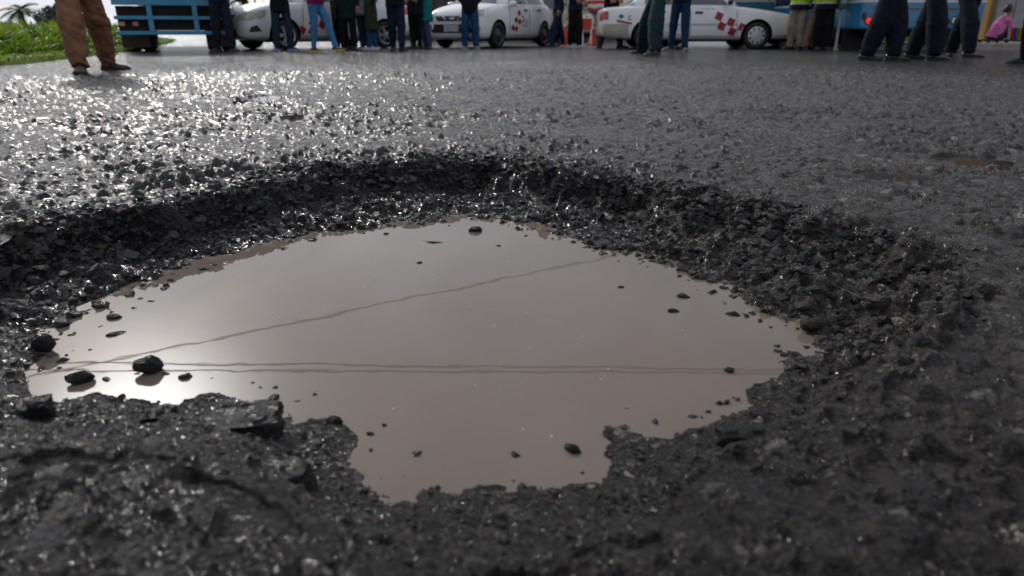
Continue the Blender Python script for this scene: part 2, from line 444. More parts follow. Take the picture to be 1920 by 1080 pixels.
def water_material(name, col, rough=.03, bumps=.02):
    m = bpy.data.materials.new(name); m.use_nodes = True
    nt = m.node_tree; N = nt.nodes; L = nt.links; b = N['Principled BSDF']
    geo = N.new('ShaderNodeNewGeometry')
    n0 = N.new('ShaderNodeTexNoise'); n0.inputs['Scale'].default_value = 5; n0.inputs['Detail'].default_value = 4
    L.new(geo.outputs['Position'], n0.inputs['Vector'])
    mix = N.new('ShaderNodeMix'); mix.data_type = 'RGBA'
    mix.inputs[6].default_value = (*[c * .88 for c in col], 1); mix.inputs[7].default_value = (*[c * 1.12 for c in col], 1)
    L.new(n0.outputs['Fac'], mix.inputs[0]); L.new(mix.outputs[2], b.inputs['Base Color'])
    b.inputs['Roughness'].default_value = rough
    b.inputs['IOR'].default_value = 1.333
    n1 = N.new('ShaderNodeTexNoise'); n1.inputs['Scale'].default_value = 11; n1.inputs['Detail'].default_value = 2
    L.new(geo.outputs['Position'], n1.inputs['Vector'])
    bp = N.new('ShaderNodeBump'); bp.inputs['Distance'].default_value = .01; bp.inputs['Strength'].default_value = bumps
    L.new(n1.outputs['Fac'], bp.inputs['Height']); L.new(bp.outputs[0], b.inputs['Normal'])
    return m
WATERMAT = water_material('muddy_water', (.150, .121, .098), .016, .014)
cx, cy = -.13, 1.15
bm = bmesh.new()
big = []
for i in range(len(WATER)):
    x, y = WATER[i]; dx, dy = x - cx, y - cy; l = math.hypot(dx, dy)
    big.append(bm.verts.new((x + dx / l * .05, y + dy / l * .05, WL)))
bmesh.ops.triangle_fill(bm, use_beauty=True, edges=[bm.edges.new((big[i], big[(i + 1) % len(big)])) for i in range(len(big))], normal=(0, 0, 1))
for f in bm.faces:
    if f.normal.z < 0: f.normal_flip()
wat = bm_obj('water', bm, WATERMAT)
tag(wat, 'muddy brown water standing in the pothole', 'water', kind='structure')
PUDMAT = water_material('clear_puddle', (.045, .036, .030), .04, .01)
for (px, py, a, b_, rot) in PUDDLES:
    bm = bmesh.new()
    zc = float(ground_at([px], [py])[0])
    ring = []
    for i in range(28):
        t = 2 * math.pi * i / 28
        u, v = 1.25 * a * math.cos(t), 1.25 * b_ * math.sin(t)
        ring.append((px + u * math.cos(rot) - v * math.sin(rot), py + u * math.sin(rot) + v * math.cos(rot)))
    lvl = float(road_base(np.array([px]), np.array([py]))[0]) - .0010 + .002
    bm.faces.new([bm.verts.new((x, y, lvl)) for x, y in ring])
    tag(bm_obj('puddle', bm, PUDMAT), 'shallow rain puddle lying in a dip of the road', 'puddle', kind='structure')

# ------------------------------------------------------------------ stones of the pothole
rng = random.Random(7)
def hull_rock(seed, n=13, sx=1.0, sy=.8, sz=.6):
    r = random.Random(seed)
    bm = bmesh.new()
    for i in range(n):
        v = Vector((r.gauss(0, 1), r.gauss(0, 1), r.gauss(0, 1))).normalized()
        k = r.uniform(.82, 1.0)
        bm.verts.new((v.x * sx * k * .5, v.y * sy * k * .5, v.z * sz * k * .5))
    res = bmesh.ops.convex_hull(bm, input=bm.verts)
    junk = [e for e in res['geom_interior'] + res['geom_unused'] if isinstance(e, bmesh.types.BMVert)]
    bmesh.ops.delete(bm, geom=list(set(junk)), context='VERTS')
    me = bpy.data.meshes.new('stone'); bm.to_mesh(me); bm.free()
    return me
def stone_mat(name, c, rough=.14):
    m = bpy.data.materials.new(name); m.use_nodes = True
    N = m.node_tree.nodes; L = m.node_tree.links; b = N['Principled BSDF']
    geo = N.new('ShaderNodeNewGeometry')
    n = N.new('ShaderNodeTexNoise'); n.inputs['Scale'].default_value = 190; n.inputs['Detail'].default_value = 5; L.new(geo.outputs['Position'], n.inputs['Vector'])
    mix = N.new('ShaderNodeMix'); mix.data_type = 'RGBA'; mix.inputs[6].default_value = (*[v * .45 for v in c], 1); mix.inputs[7].default_value = (*[v * 1.5 for v in c], 1)
    L.new(n.outputs['Fac'], mix.inputs[0]); L.new(mix.outputs[2], b.inputs['Base Color'])
    b.inputs['Roughness'].default_value = rough; b.inputs['IOR'].default_value = 1.33; b.inputs['Specular IOR Level'].default_value = .42
    n2 = N.new('ShaderNodeTexNoise'); n2.inputs['Scale'].default_value = 330; n2.inputs['Detail'].default_value = 4; L.new(geo.outputs['Position'], n2.inputs['Vector'])
    bp = N.new('ShaderNodeBump'); bp.inputs['Distance'].default_value = .006; bp.inputs['Strength'].default_value = .9
    L.new(n2.outputs['Fac'], bp.inputs['Height']); L.new(bp.outputs[0], b.inputs['Normal'])
    return m
STM = [stone_mat('wet_stone_black', (.012, .012, .013)), stone_mat('wet_stone_charcoal', (.020, .020, .021)), stone_mat('wet_stone_brown', (.036, .030, .026)),
       stone_mat('wet_stone_grey', (.055, .052, .050)), stone_mat('wet_stone_red', (.075, .042, .033)), stone_mat('wet_stone_pale', (.20, .175, .145))]
ROCKS = []
for i in range(36):
    me = hull_rock(100 + i, 14 + i % 6, 1.0, random.Random(i).uniform(.68, .98), random.Random(i + 50).uniform(.55, .9))
    me.materials.append(STM[[0, 1, 3, 2, 0, 2, 3, 1, 2, 0, 3, 1][i % 12]])
    ROCKS.append(me)
ROCK_RARE = []
for i in range(4):
    me = hull_rock(300 + i, 12, 1, .8, .55); me.materials.append(STM[4 if i < 2 else 5]); ROCK_RARE.append(me)

# candidate spots on the slopes inside the rim
N = 26000
cxs = [rng.uniform(-1.34, 1.02) for _ in range(N)]; cys = [rng.uniform(.38, 2.4) for _ in range(N)]
for _ in range(7000):      # the steep far wall needs more of them
    i = rng.randrange(1, 19); t = rng.random(); (ax, ay), (bx, by) = RIM[i], RIM[i + 1]
    dx, dy = by - ay, -(bx - ax); l = math.hypot(dx, dy); off = rng.uniform(.01, .17)
    cxs.append(ax + (bx - ax) * t + dx / l * off); cys.append(ay + (by - ay) * t + dy / l * off)
N = len(cxs); cxs = np.array(cxs); cys = np.array(cys)
drs = sdist(cxs, cys, RIM); dws = sdist(cxs, cys, WATER)
angs = np.degrees(np.arctan2(cxs, cys - 1.12))
zs, _, _ = hole_ground(cxs, cys)
spots = []
for i in range(N):
    dr, dw, a = drs[i], dws[i], angs[i]
    if dw < -.07 or dr > .16: continue
    right = 18 < a < 118
    inside = dr < 0
    p = 0.0; s = 0.0
    if dw < 0: p, s = (.30 if a > -118 and a < 118 else .12) * (1 + dw / .075), rng.uniform(.009, .026)
    elif inside and right: p, s = .6, rng.lognormvariate(math.log(.017), .48)
    elif inside and -118 < a <= 18: p, s = .55, rng.lognormvariate(math.log(.0135), .5)
    elif inside: p, s = .42, rng.lognormvariate(math.log(.0085), .35)
    else: p, s = .10 * max(0, 1 - dr / .16), rng.lognormvariate(math.log(.014), .4)
    if dw > 0 and dr > -.035: p *= .35
    if rng.random() > p: continue
    s = min(max(s, .007), .040 if cys[i] > .85 else .015)
    spots.append((cxs[i], cys[i], zs[i] if dw > -.012 else WL - s * rng.uniform(-.05, .28), s, right))
def view_size(sp):
    return sp[3] / max(.3, math.hypot(sp[0], sp[1] ))
spots.sort(key=view_size, reverse=True)
pick = [sp for sp in spots if sp[1] > .75 and sp[1] > abs(sp[0]) * 1.15][:280]
pset = set(map(id, pick))
rest = [sp for sp in spots if id(sp) not in pset]
def rock_matrix(x, y, z, s):
    e = Euler((rng.uniform(-.5, .5), rng.uniform(-.5, .5), rng.uniform(0, 6.28)))
    return Matrix.Translation((x, y, z - s * .06)) @ e.to_matrix().to_4x4() @ Matrix.Diagonal((s * rng.uniform(.95, 1.35), s, s * rng.uniform(.8, 1.1), 1))
for k, (x, y, z, s, rt) in enumerate(pick):
    me = ROCK_RARE[k % 4] if rng.random() < .03 else ROCKS[rng.randrange(36)]
    o = bpy.data.objects.new('stone', me); link(o, road)
    o.matrix_world = rock_matrix(x, y, z, s)
# the rest of the gravel, too small to pick apart
V, F, MI = [], [], []
tmpl = []
for me in ROCKS + ROCK_RARE:
    tmpl.append((np.array([v.co[:] for v in me.vertices]), [tuple(p.vertices) for p in me.polygons], STM.index(me.materials[0])))
nv = 0
for (x, y, z, s, rt) in rest:
    tv, tf, mi = tmpl[36 + rng.randrange(4)] if rng.random() < .02 else tmpl[rng.randrange(36)]
    M = np.array(rock_matrix(x, y, z, s))
    w = tv @ M[:3, :3].T + M[:3, 3]
    V.append(w); F += [tuple(i + nv for i in f) for f in tf]; MI += [mi] * len(tf); nv += len(tv)
me = bpy.data.meshes.new('gravel')
me.from_pydata(np.concatenate(V).tolist(), [], F)
for m in STM: me.materials.append(m)
me.polygons.foreach_set('material_index', np.array(MI, np.int32)); me.update()
gr = link(bpy.data.objects.new('gravel', me))
tag(gr, 'loose wet gravel lying on the slopes of the pothole', 'gravel', kind='stuff')

# stones one can point at, standing in or beside the water
def big_rock(seed, n=26, sx=1, sy=.8, sz=.6):
    me = hull_rock(seed, n, sx, sy, sz)
    bm = bmesh.new(); bm.from_mesh(me)
    bmesh.ops.bevel(bm, geom=list(bm.edges), offset=.035, segments=1, affect='EDGES')
    bmesh.ops.subdivide_edges(bm, edges=list(bm.edges), cuts=1, use_grid_fill=True)
    r = random.Random(seed)
    for v in bm.verts: v.co += Vector((r.uniform(-1, 1), r.uniform(-1, 1), r.uniform(-1, 1))) * .018
    bm.to_mesh(me); bm.free()
    return me
def un(px, py, z=0.0):
    P = math.atan(482 / 1280); u = (px - 960) / 1280; v = (py - 540) / 1280
    dx, dy, dz = u, math.cos(P) - math.sin(P) * v, -(math.sin(P) + math.cos(P) * v)
    t = (z - CAM_H) / dz
    return dx * t, dy * t
def set_stone(x, y, sx, sy, sz, label, m=0, rz=0.0, tilt=0.0, lift=.0, seed=1):
    me = big_rock(seed, 24, 1, .85, .8)
    me.materials.append(STM[m])
    o = link(bpy.data.objects.new('stone', me))
    o.location = (x, y, WL + lift); o.scale = (sx, sy, sz); o.rotation_euler = (tilt, tilt * .5, rz)
    return tag(o, label, 'stone', 'loose stones standing in the muddy water')
STONES = [
    ((280, 692), .050, .040, .042, 'black angular stone where the wire reflections meet in the water', 0, .3, .2, .010),
    ((148, 712), .044, .034, .030, 'flat black stone in the water by the bright shore, second from the left edge', 0, .5, .15, .006),
    ((84, 655), .040, .036, .055, 'tall dark wedge stone at the left tip of the water', 1, .2, .2, .014),
    ((218, 622), .038, .020, .014, 'thin tilted stone sliver lying in the water, left side', 0, .6, .1, .0),
    ((212, 592), .034, .026, .020, 'low dark stone just behind the thin sliver at the left shore', 1, .1, .1, .0),
    ((1073, 840), .030, .022, .020, 'lone rounded black stone in the water near the front shore', 0, -.3, .2, .001),
    ((892, 430), .046, .034, .026, 'dark stone at the far shore in the middle of the water edge', 1, .2, .0, .003),
    ((815, 452), .050, .024, .012, 'flat dark flake lying in the water off the far shore', 0, -.2, .0, -.001),
    ((786, 490), .018, .014, .010, 'tiny dark stone alone in the water near the far shore', 1, .3, .0, .0),
    ((1282, 553), .034, .024, .018, 'dark wet stone in the water, upper of the pair off the gravel slope', 1, -.5, .1, .0),
    ((1263, 580), .026, .020, .016, 'dark wet stone in the water, lower of the pair off the gravel slope', 0, -.2, .1, .0),
    ((1374, 586), .030, .020, .016, 'dark stone in the water closest to the gravel slope', 1, -.6, .1, .0),
    ((1412, 560), .036, .026, .022, 'brownish stone at the water edge of the gravel slope', 2, .2, .1, .0),
    ((1164, 535), .020, .013, .009, 'small flat stone showing above the water right of the middle', 0, .2, .0, .0),
    ((935, 458), .018, .012, .008, 'small flat stone showing above the water below the dark shore stone', 0, .1, .0, .0),
    ((382, 502), .024, .014, .012, 'small glossy stone in the water off the left far shore', 1, .4, .0, .0),
    ((516, 742), .022, .018, .016, 'small shiny wet stone in the water off the asphalt tongue', 1, .1, .1, .0),
    ((628, 787), .026, .020, .018, 'wet black stone at the notch of the front shore', 0, .1, .1, .003),
    ((1350, 752), .012, .010, .010, 'very small round dark stone in the water by the right front shore', 1, .1, .1, .001),
    ((1383, 745), .010, .008, .008, 'tiny pale tan stone in the water by the right front shore', 5, .1, .1, .002),
    ((1645, 600), .090, .042, .050, 'large brown slab stone at the foot of the gravel slope', 2, -.25, .1, .035),
    ((1520, 615), .060, .040, .034, 'grey brown stone lying against the water at the gravel slope foot', 2, .3, .1, .012),
]
for k, (p, sx, sy, sz, lab, m, rz, tl, lf) in enumerate(STONES):
    x, y = un(*p, WL + .004)
    set_stone(x, y, sx, sy, sz, lab, m, rz, tl, lf, seed=500 + k)
# chunks of asphalt broken off the near edge
def chunk(px, py, z, s, label, seed, rz=0.0, m=ROADMAT):
    x, y = un(px, py, z)
    bm = bmesh.new(); bmesh.ops.create_icosphere(bm, subdivisions=5, radius=.5)
    for v in bm.verts:
        p = v.co.copy(); q = Vector((max(-.36, min(.36, p.x)) * 1.35, max(-.34, min(.34, p.y)) * 1.3, max(-.25, min(.27, p.z)) * 1.3))
        q += p.normalized() * (.16 * mnoise.noise(p * 2.6 + Vector((seed, 0, 0))) + .07 * mnoise.noise(p * 7 + Vector((0, seed, 0))) + .035 * mnoise.noise(p * 19))
        v.co = q
    me = bpy.data.meshes.new('asphalt_chunk'); bm.to_mesh(me); bm.free()
    me.materials.append(mat('asphalt_chunk', (.010, .010, .0105), .24, noise=.5, nscale=12, bump=.9, bscale=22, spec=.4))
    me.polygons.foreach_set('use_smooth', [True] * len(me.polygons))
    o = link(bpy.data.objects.new('asphalt_chunk', me)); o.location = (x, y, z); o.scale = s; o.rotation_euler = (.08, -.05, rz)
    return tag(o, label, 'asphalt chunk', 'chunks of asphalt broken off the road')
chunk(458, 800, -.068, (.085, .060, .048), 'big smooth lump of black asphalt on the near shore', 801, .2)
chunk(385, 845, -.070, (.060, .05, .050), 'rough crumbly lump of asphalt in front of the big smooth lump', 802, .5)
chunk(300, 790, -.062, (.035, .03, .04), 'small black block of asphalt left of the big smooth lump', 803, .1)
chunk(66, 770, -.06, (.036, .03, .034), 'small black block of asphalt on the left shore', 804, .4)
chunk(1395, 822, -.066, (.062, .03, .032), 'flat black asphalt piece at the right front shore', 805, -.1)
chunk(500, 905, -.060, (.085, .045, .045), 'long dark asphalt piece lying in the blurred near edge', 806, .1)

# loose stones scattered on the open road
for (px, py, sz) in ((660, 217, .035), (756, 222, .03), (1163, 230, .03), (1368, 174, .028), (913, 237, .024), (1748, 244, .022), (350, 268, .028), (350, 281, .03), (240, 250, .03), (555, 298, .04), (86, 172, .03), (270, 180, .022), (263, 167, .022), (470, 290, .03), (1350, 300, .03), (1340, 320, .035), (120, 268, .03), (60, 330, .035), (1240, 210, .02), (1010, 205, .02), (1535, 345, .03), (1810, 345, .04), (1640, 250, .02)):
    x, y = un(px, py); z = float(ground_at([x], [y])[0])
    o = bpy.data.objects.new('stone', ROCKS[rng.randrange(36)]); link(o, road); o.matrix_world = rock_matrix(x, y, z + .004, sz)
# specks of froth on the water
V, F = [], []
for _ in range(46):
    while True:
        x, y = rng.uniform(-.7, .5), rng.uniform(.65, 1.75)
        if sdist(np.array([x]), np.array([y]), WATER)[0] < -.03: break
    n = len(V); rr_ = rng.uniform(.0009, .0024)
    for k in range(6): V.append((x + rr_ * math.cos(k * 1.047), y + rr_ * math.sin(k * 1.047), WL + .0003))
    V.append((x, y, WL + rr_ * .8)); F += [(n + k, n + (k + 1) % 6, n + 6) for k in range(6)]
fo = mesh_obj('froth', V, F, mat('froth', (.42, .38, .33), .3), smooth=True)
tag(fo, 'tiny pale specks of froth floating on the muddy water', 'froth', kind='stuff')

# ------------------------------------------------------------------ verge, weeds, trees
EDGE = [(-4.2, -6), (-4.9, 1.5), (-5.45, 5.0), (-5.9, 8.25), (-6.35, 10.3), (-7.2, 13.3), (-8.9, 18), (-13, 28), (-32, 62), (-80, 140)]
def edge_x(y):
    for (x0, y0), (x1, y1) in zip(EDGE, EDGE[1:]):
        if y0 <= y <= y1: return x0 + (x1 - x0) * (y - y0) / (y1 - y0)
    return EDGE[-1][0]
GRASS_LAWN = mat('short_grass', (.12, .17, .012), .9, col2=(.05, .085, .010), spec=.1, nscale=6, bump=1.0, bscale=60)
bm = bmesh.new()
ys = [-6 + .25 * i for i in range(160)] + [36 + 6 * i for i in range(18)]
cols = [0, .06, .15, .4, .9, 2, 4, 8, 16, 40, 120]
grid = []
for y in ys:
    ex = edge_x(y) + .16 * mnoise.noise(Vector((y * 1.3, 0, 0))) + .12 * mnoise.noise(Vector((y * 4.1, 5, 0)))
    row = []
    for k, c in enumerate(cols):
        z = -.03 if k == 0 else .02 + .03 * k ** .5 + .04 * mnoise.noise(Vector(((ex - c) * .7, y * .7, 2)))
        if k > 6: z += .15
        row.append(bm.verts.new((ex - c, y, z)))
    grid.append(row)
for A, B in zip(grid, grid[1:]):
    for i in range(len(cols) - 1): bm.faces.new((A[i + 1], A[i], B[i], B[i + 1]))
verge = bm_obj('ground', bm, GRASS_LAWN, smooth=True)
tag(verge, 'grassy verge and field beside the road', 'verge', kind='structure')

LEAF = [mat('weed_leaf_bright', (.19, .27, .022), .45, noise=.3, nscale=3), mat('weed_leaf_green', (.13, .25, .012), .5, noise=.3, nscale=3), mat('weed_leaf_dark', (.035, .09, .010), .5, noise=.3, nscale=3), mat('weed_leaf_pale', (.20, .27, .10), .4)]
for m in LEAF:   # thin leaves let light through
    b = m.node_tree.nodes['Principled BSDF']; L = m.node_tree.links
    tr = m.node_tree.nodes.new('ShaderNodeBsdfTranslucent'); ms = m.node_tree.nodes.new('ShaderNodeMixShader'); ms.inputs[0].default_value = .6
    src = b.inputs['Base Color'].links
    if src: L.new(src[0].from_socket, tr.inputs[0])
    else: tr.inputs[0].default_value = b.inputs['Base Color'].default_value
    out = m.node_tree.nodes['Material Output']
    L.new(b.outputs[0], ms.inputs[1]); L.new(tr.outputs[0], ms.inputs[2]); L.new(ms.outputs[0], out.inputs[0])
r = random.Random(3)
V, F, MI = [], [], []
def blade(x, y, z, h, lean, az, w, mi):
    dx, dy = math.cos(az), math.sin(az); sx, sy = -dy, dx
    n = len(V)
    for t, ww in ((0, .6), (.4, 1), (.75, .8), (1, 0)):
        ox = lean * h * t * t; hz = z + h * (t - .25 * lean * t * t)
        if ww:
            V.append((x + dx * ox - sx * w * ww / 2, y + dy * ox - sy * w * ww / 2, hz)); V.append((x + dx * ox + sx * w * ww / 2, y + dy * ox + sy * w * ww / 2, hz))
        else: V.append((x + dx * ox, y + dy * ox, hz))
    F.extend([(n, n + 1, n + 3, n + 2), (n + 2, n + 3, n + 5, n + 4), (n + 4, n + 5, n + 6)]); MI.extend([mi] * 3)
for _ in range(26000):
    y = 5.5 + 30 * r.random() ** 1.6
    ex = edge_x(y)
    d = r.uniform(-.10, .9) if r.random() < .18 else .55 + (5 + y * .45) * r.random() ** 1.5
    x = ex - d
    if -x > y * .95 + 2.5: continue
    cl = mnoise.noise(Vector((x * .9, y * .9, 0)))
    tall = min(1, max(0, (d - .5) / .7))
    h = (.05 + tall * (.30 + .22 * cl + .14 * r.random())) * (1 + .012 * y)
    if tall < .2: h = r.uniform(.03, .07)
    k = r.random()
    mi = 3 if k > .985 else (0 if k < .45 + .5 * cl else (1 if k < .85 else 2))
    blade(x, y, .05, h, r.uniform(.2, 1.3), r.uniform(0, 6.28), r.uniform(.012, .035) * (1 + tall) * (1 + y * .02), mi)
me = bpy.data.meshes.new('grass'); me.from_pydata(V, [], F)
for m in LEAF: me.materials.append(m)
me.polygons.foreach_set('material_index', np.array(MI, np.int32)); me.update()
tag(link(bpy.data.objects.new('grass', me)), 'tall bright green weeds and grass in the field', 'grass', kind='stuff')

BARK = mat('bark', (.06, .048, .036), .85, noise=.5, nscale=20, bump=.8, bscale=30)
TREELEAF = [mat('tree_leaf_a', (.030, .060, .014), .5, noise=.3, nscale=2), mat('tree_leaf_b', (.050, .085, .020), .5, noise=.3, nscale=2)]
def tree(name, label, x, y, h, cr, seed, leaves=2600, leaf=.22, lowest=.25, col=None, group='trees beyond the cars'):
    r = random.Random(seed)
    root = empty(name, (x, y, 0)); tag(root, label, 'tree', group)
    bm = bmesh.new()
    def limb(a, b, ra, rb, n=7):
        a, b = Vector(a), Vector(b); d = (b - a).normalized()
        s = d.cross(Vector((.3, .9, .2))).normalized(); u = s.cross(d)
        A = [bm.verts.new(a + (s * math.cos(6.283 * i / n) + u * math.sin(6.283 * i / n)) * ra) for i in range(n)]
        B = [bm.verts.new(b + (s * math.cos(6.283 * i / n) + u * math.sin(6.283 * i / n)) * rb) for i in range(n)]
        for i in range(n): bm.faces.new((A[i], A[(i + 1) % n], B[(i + 1) % n], B[i]))
        bm.faces.new(B)
    th = h * .45; rt = h * .03
    limb((0, 0, -.1), (0, 0, th), rt, rt * .7)
    clumps = []
    for i in range(9):
        a = 6.283 * i / 9 + r.uniform(-.3, .3); e = r.uniform(.1, 1.2)
        p = Vector((math.cos(a) * cr * .62 * math.cos(e * .6), math.sin(a) * cr * .62 * math.cos(e * .6), h * (lowest + .14) + (h * (.80 - lowest)) * r.random()))
        limb((0, 0, th * r.uniform(.6, 1)), p, rt * .45, rt * .12, 5)
        clumps.append((p, cr * r.uniform(.34, .52)))
        for _ in range(2):
            q = p + Vector((r.uniform(-1, 1), r.uniform(-1, 1), r.uniform(-.5, .8))) * cr * .42
            limb(p, q, rt * .12, rt * .04, 4); clumps.append((q, cr * r.uniform(.2, .36)))
    bm_obj('trunk', bm, BARK, root, True)
    V, F, MI = [], [], []
    for _ in range(leaves):
        c, cr_ = clumps[r.randrange(len(clumps))]
        d = Vector((r.gauss(0, 1), r.gauss(0, 1), r.gauss(0, 1))).normalized() * cr_ * r.random() ** .4
        d.z *= .75
        p = c + d
        n = Vector((r.gauss(0, 1), r.gauss(0, 1), r.gauss(0, 1) + .6)).normalized(); s = n.orthogonal().normalized(); u = n.cross(s); a = r.uniform(0, 6.28)
        s, u = s * math.cos(a) + u * math.sin(a), u * math.cos(a) - s * math.sin(a)
        l = leaf * r.uniform(.6, 1.3); k = len(V)
        V += [p - s * l * .5, p + u * l * .22, p + s * l * .5, p - u * l * .22]
        F.append((k, k + 1, k + 2, k + 3)); MI.append(0 if r.random() < .6 else 1)
    me = bpy.data.meshes.new('crown'); me.from_pydata(V, [], F)
    for m in (col or TREELEAF): me.materials.append(m)
    me.polygons.foreach_set('material_index', np.array(MI, np.int32)); me.update()
    link(bpy.data.objects.new('crown', me), root)
    return root
def at(px, Y):
    """world x for a picture column on a far object at distance Y"""
    return (px - 960) / 1280 * Y / 1.068
tree('broad_tree', 'bushy dark green tree behind the man in brown trousers', at(138, 34), 34, 4.2, 1.6, 1, 2600, .28, .12)
tree('broad_tree', 'round hazy dark tree far off between palm and man', at(100, 95), 95, 3.2, 2.2, 2, 2400, .45, .05, col=[mat('hazy_leaf_a', (.045, .065, .055), .6), mat('hazy_leaf_b', (.06, .08, .07), .6)])  # haze is put into the leaf colours, paler and bluer
tree('broad_tree', 'leafy tree hanging over the navy trousered man by the blue truck', at(428, 46), 46, 5.0, 1.5, 3, 2600, .26, .20)
tree('broad_tree', 'dark tree over the wall behind the white hatchback', at(800, 37), 37, 5.2, 3.2, 5, 3400, .32, .10)
tree('broad_tree', 'dark tree behind the silver estate car', at(1030, 36), 36, 5.0, 3.0, 6, 3400, .32, .08)
tree('broad_tree', 'dark tree behind the striped market canopy', at(1170, 40), 40, 5.2, 3.2, 8, 3400, .32, .08)
# distant wooded ridge
def ridge(name, y, x0, x1, h, seed, label):
    bm = bmesh.new(); A = []; n = 90
    for i in range(n + 1):
        x = x0 + (x1 - x0) * i / n
        z = h * (.55 + .45 * mnoise.noise(Vector((i * .09, seed, 0))) + .12 * mnoise.noise(Vector((i * .6, seed, 3))))
        A.append((bm.verts.new((x, y, -1)), bm.verts.new((x, y + 30, max(.5, z * .8))), bm.verts.new((x, y + 80, max(.6, z))), bm.verts.new((x, y + 200, -1))))
    for a, b in zip(A, A[1:]):
        for k in range(3): bm.faces.new((a[k], b[k], b[k + 1], a[k + 1]))
    o = bm_obj(name, bm, mat('far_woods', (.035, .055, .045), .9, noise=.5, nscale=.05, bump=.6, bscale=.3), smooth=True)
    return tag(o, label, 'hills', kind='structure')
ridge('hills', 420, -420, 300, 9, 4, 'low wooded hills on the horizon')
# palm
def palm(x, y, h, fl, label, seed, tw=.14):
    r = random.Random(seed)
    root = empty('palm_tree', (x, y, 0)); tag(root, label, 'palm tree', 'palms in the field')
    bm = bmesh.new()
    lathe(bm, [(tw * (1.25 - .5 * i / 14) * (1 + .08 * (i % 2)), -.1 + (h + .1) * i / 14) for i in range(15)], 10)
    bm_obj('trunk', bm, BARK, root)
    pm = [mat('palm_leaf', (.022, .045, .016), .45, noise=.3, nscale=3)]
    for k in range(11):
        az = 2.39996 * k; up = .85 - 1.05 * (k / 11) + r.uniform(-.1, .1)
        V, F = [], []
        pts = []
        for i in range(15):
            t = i / 14
            rad = fl * t * math.cos(up * (1 - .3 * t)); z = fl * (math.sin(up) * t - .55 * t * t)
            pts.append(Vector((math.cos(az) * rad, math.sin(az) * rad, h + z)))
        side = Vector((-math.sin(az), math.cos(az), 0))
        for i in range(14):
            n = len(V); w = .018 * (1 - i / 16)
            V += [pts[i] - side * w, pts[i] + side * w, pts[i + 1] + side * w, pts[i + 1] - side * w]; F.append((n, n + 1, n + 2, n + 3))
            ll = fl * .34 * math.sin(math.pi * min(1, .18 + .8 * i / 14)) + .05
            d = (pts[i + 1] - pts[i]).normalized()
            for sg in (-1, 1):
                for q in (0,):
                    b0 = pts[i].lerp(pts[i + 1], q); tip = b0 + side * sg * ll * .8 + d * ll * .55 - Vector((0, 0, ll * .35)); n = len(V)
                    V += [b0, b0 + d * .10 * fl, tip]; F.append((n, n + 1, n + 2))
        mesh_obj('frond', V, F, pm[0], root)
    return root
palm(at(48, 40), 40, 1.45, 1.25, 'small dark palm with drooping fronds standing in the weeds', 2, .12)

# ------------------------------------------------------------------ far buildings, poles, wires
PLASTER = lambda n, c: mat(n, c, .85, noise=.25, nscale=1.5, bump=.3, bscale=12)
GLASSD = mat('dark_window', (.015, .018, .022), .08, spec=.6)
def building(name, label, x0, x1, y0, y1, h, wallm, roofm, wins=(), doors=(), rot=0):
    root = empty(name, ((x0 + x1) / 2, y0, 0), rot); tag(root, label, 'building')
    w = (x1 - x0) / 2; d = y1 - y0
    box_obj('wall', (-w, w, 0, d, -.1, h), wallm, root)
    rf = box_obj('roof', (-w - .2, w + .2, -.2, d + .2, h + .003, h + .22), roofm, root)
    for (a, b, z0, z1) in wins:
        f = box_obj('window', (a - .06, b + .06, -.05, -.002, z0 - .06, z1 + .06), mat('window_frame_grey', (.35, .35, .34), .5), root)
        box_obj('pane', (a, b, -.062, -.052, z0, z1), GLASSD, f)
        box_obj('sill', (a - .1, b + .1, -.12, -.001, z0 - .14, z0 - .065), mat('sill_concrete', (.3, .29, .27), .8), f)
    for (a, b, z1, dm) in doors:
        dr_ = box_obj('door', (a, b, -.06, -.002, 0, z1), dm, root)
        n = max(2, int((b - a) / .45))
        for i in range(n):
            xa = a + (b - a) * (i + .06) / n; xb = a + (b - a) * (i + .94) / n
            box_obj('panel', (xa, xb, -.085, -.062, .12, z1 - .1), dm, dr_)
    return root
GATEBROWN = mat('brown_gate', (.045, .026, .02), .6, noise=.4, nscale=3)
building('workshop', 'long dark walled workshop with brown gate behind the hatchback', at(770, 33), at(1000, 33), 33, 40, 3.4, PLASTER('wall_dark_brick', (.09, .07, .06)), mat('roof_sheet', (.12, .11, .11), .6),
         wins=[(.8, 2.0, 1.2, 2.2)], doors=[(-3.6, -1.6, 2.6, GATEBROWN), (-1.2, .3, 2.4, GATEBROWN)])
building('shop', 'dim shop row behind the silver estate car and cones', at(1000, 38), at(1290, 38), 38, 46, 3.6, PLASTER('wall_grey_dark', (.10, .10, .095)), mat('roof_sheet', (.12, .11, .11), .6),
         wins=[(-1.5, -.2, 1.1, 2.1), (2.0, 3.2, 1.1, 2.1)], doors=[(.4, 1.6, 2.3, GATEBROWN)])
building('house', 'low tan building far off beyond the silver sedan bonnet', at(466, 110), at(560, 110), 110, 118, 3.4, PLASTER('wall_tan', (.42, .30, .20)), mat('roof_sheet', (.12, .11, .11), .6), wins=[(-2.6, -1.6, 1.2, 2.2), (.4, 1.4, 1.2, 2.2)])
building('house', 'low grey white building far off right of the blue truck', at(395, 95), at(468, 95), 95, 103, 2.3, PLASTER('wall_offwhite', (.5, .5, .47)), mat('roof_sheet', (.12, .11, .11), .6), wins=[(-1.2, -.4, 1.0, 1.7), (.6, 1.4, 1.0, 1.7)])
building('shop', 'mustard yellow shop with grey shutter at the right edge', at(1846, 19), at(2150, 19), 19, 25, 3.5, PLASTER('wall_mustard', (.26, .15, .035)), mat('roof_sheet', (.12, .11, .11), .6),
         wins=[(1.6, 2.6, 1.3, 2.4)], doors=[(-2.0, .8, 2.6, mat('grey_shutter', (.25, .25, .25), .5, noise=.2))])
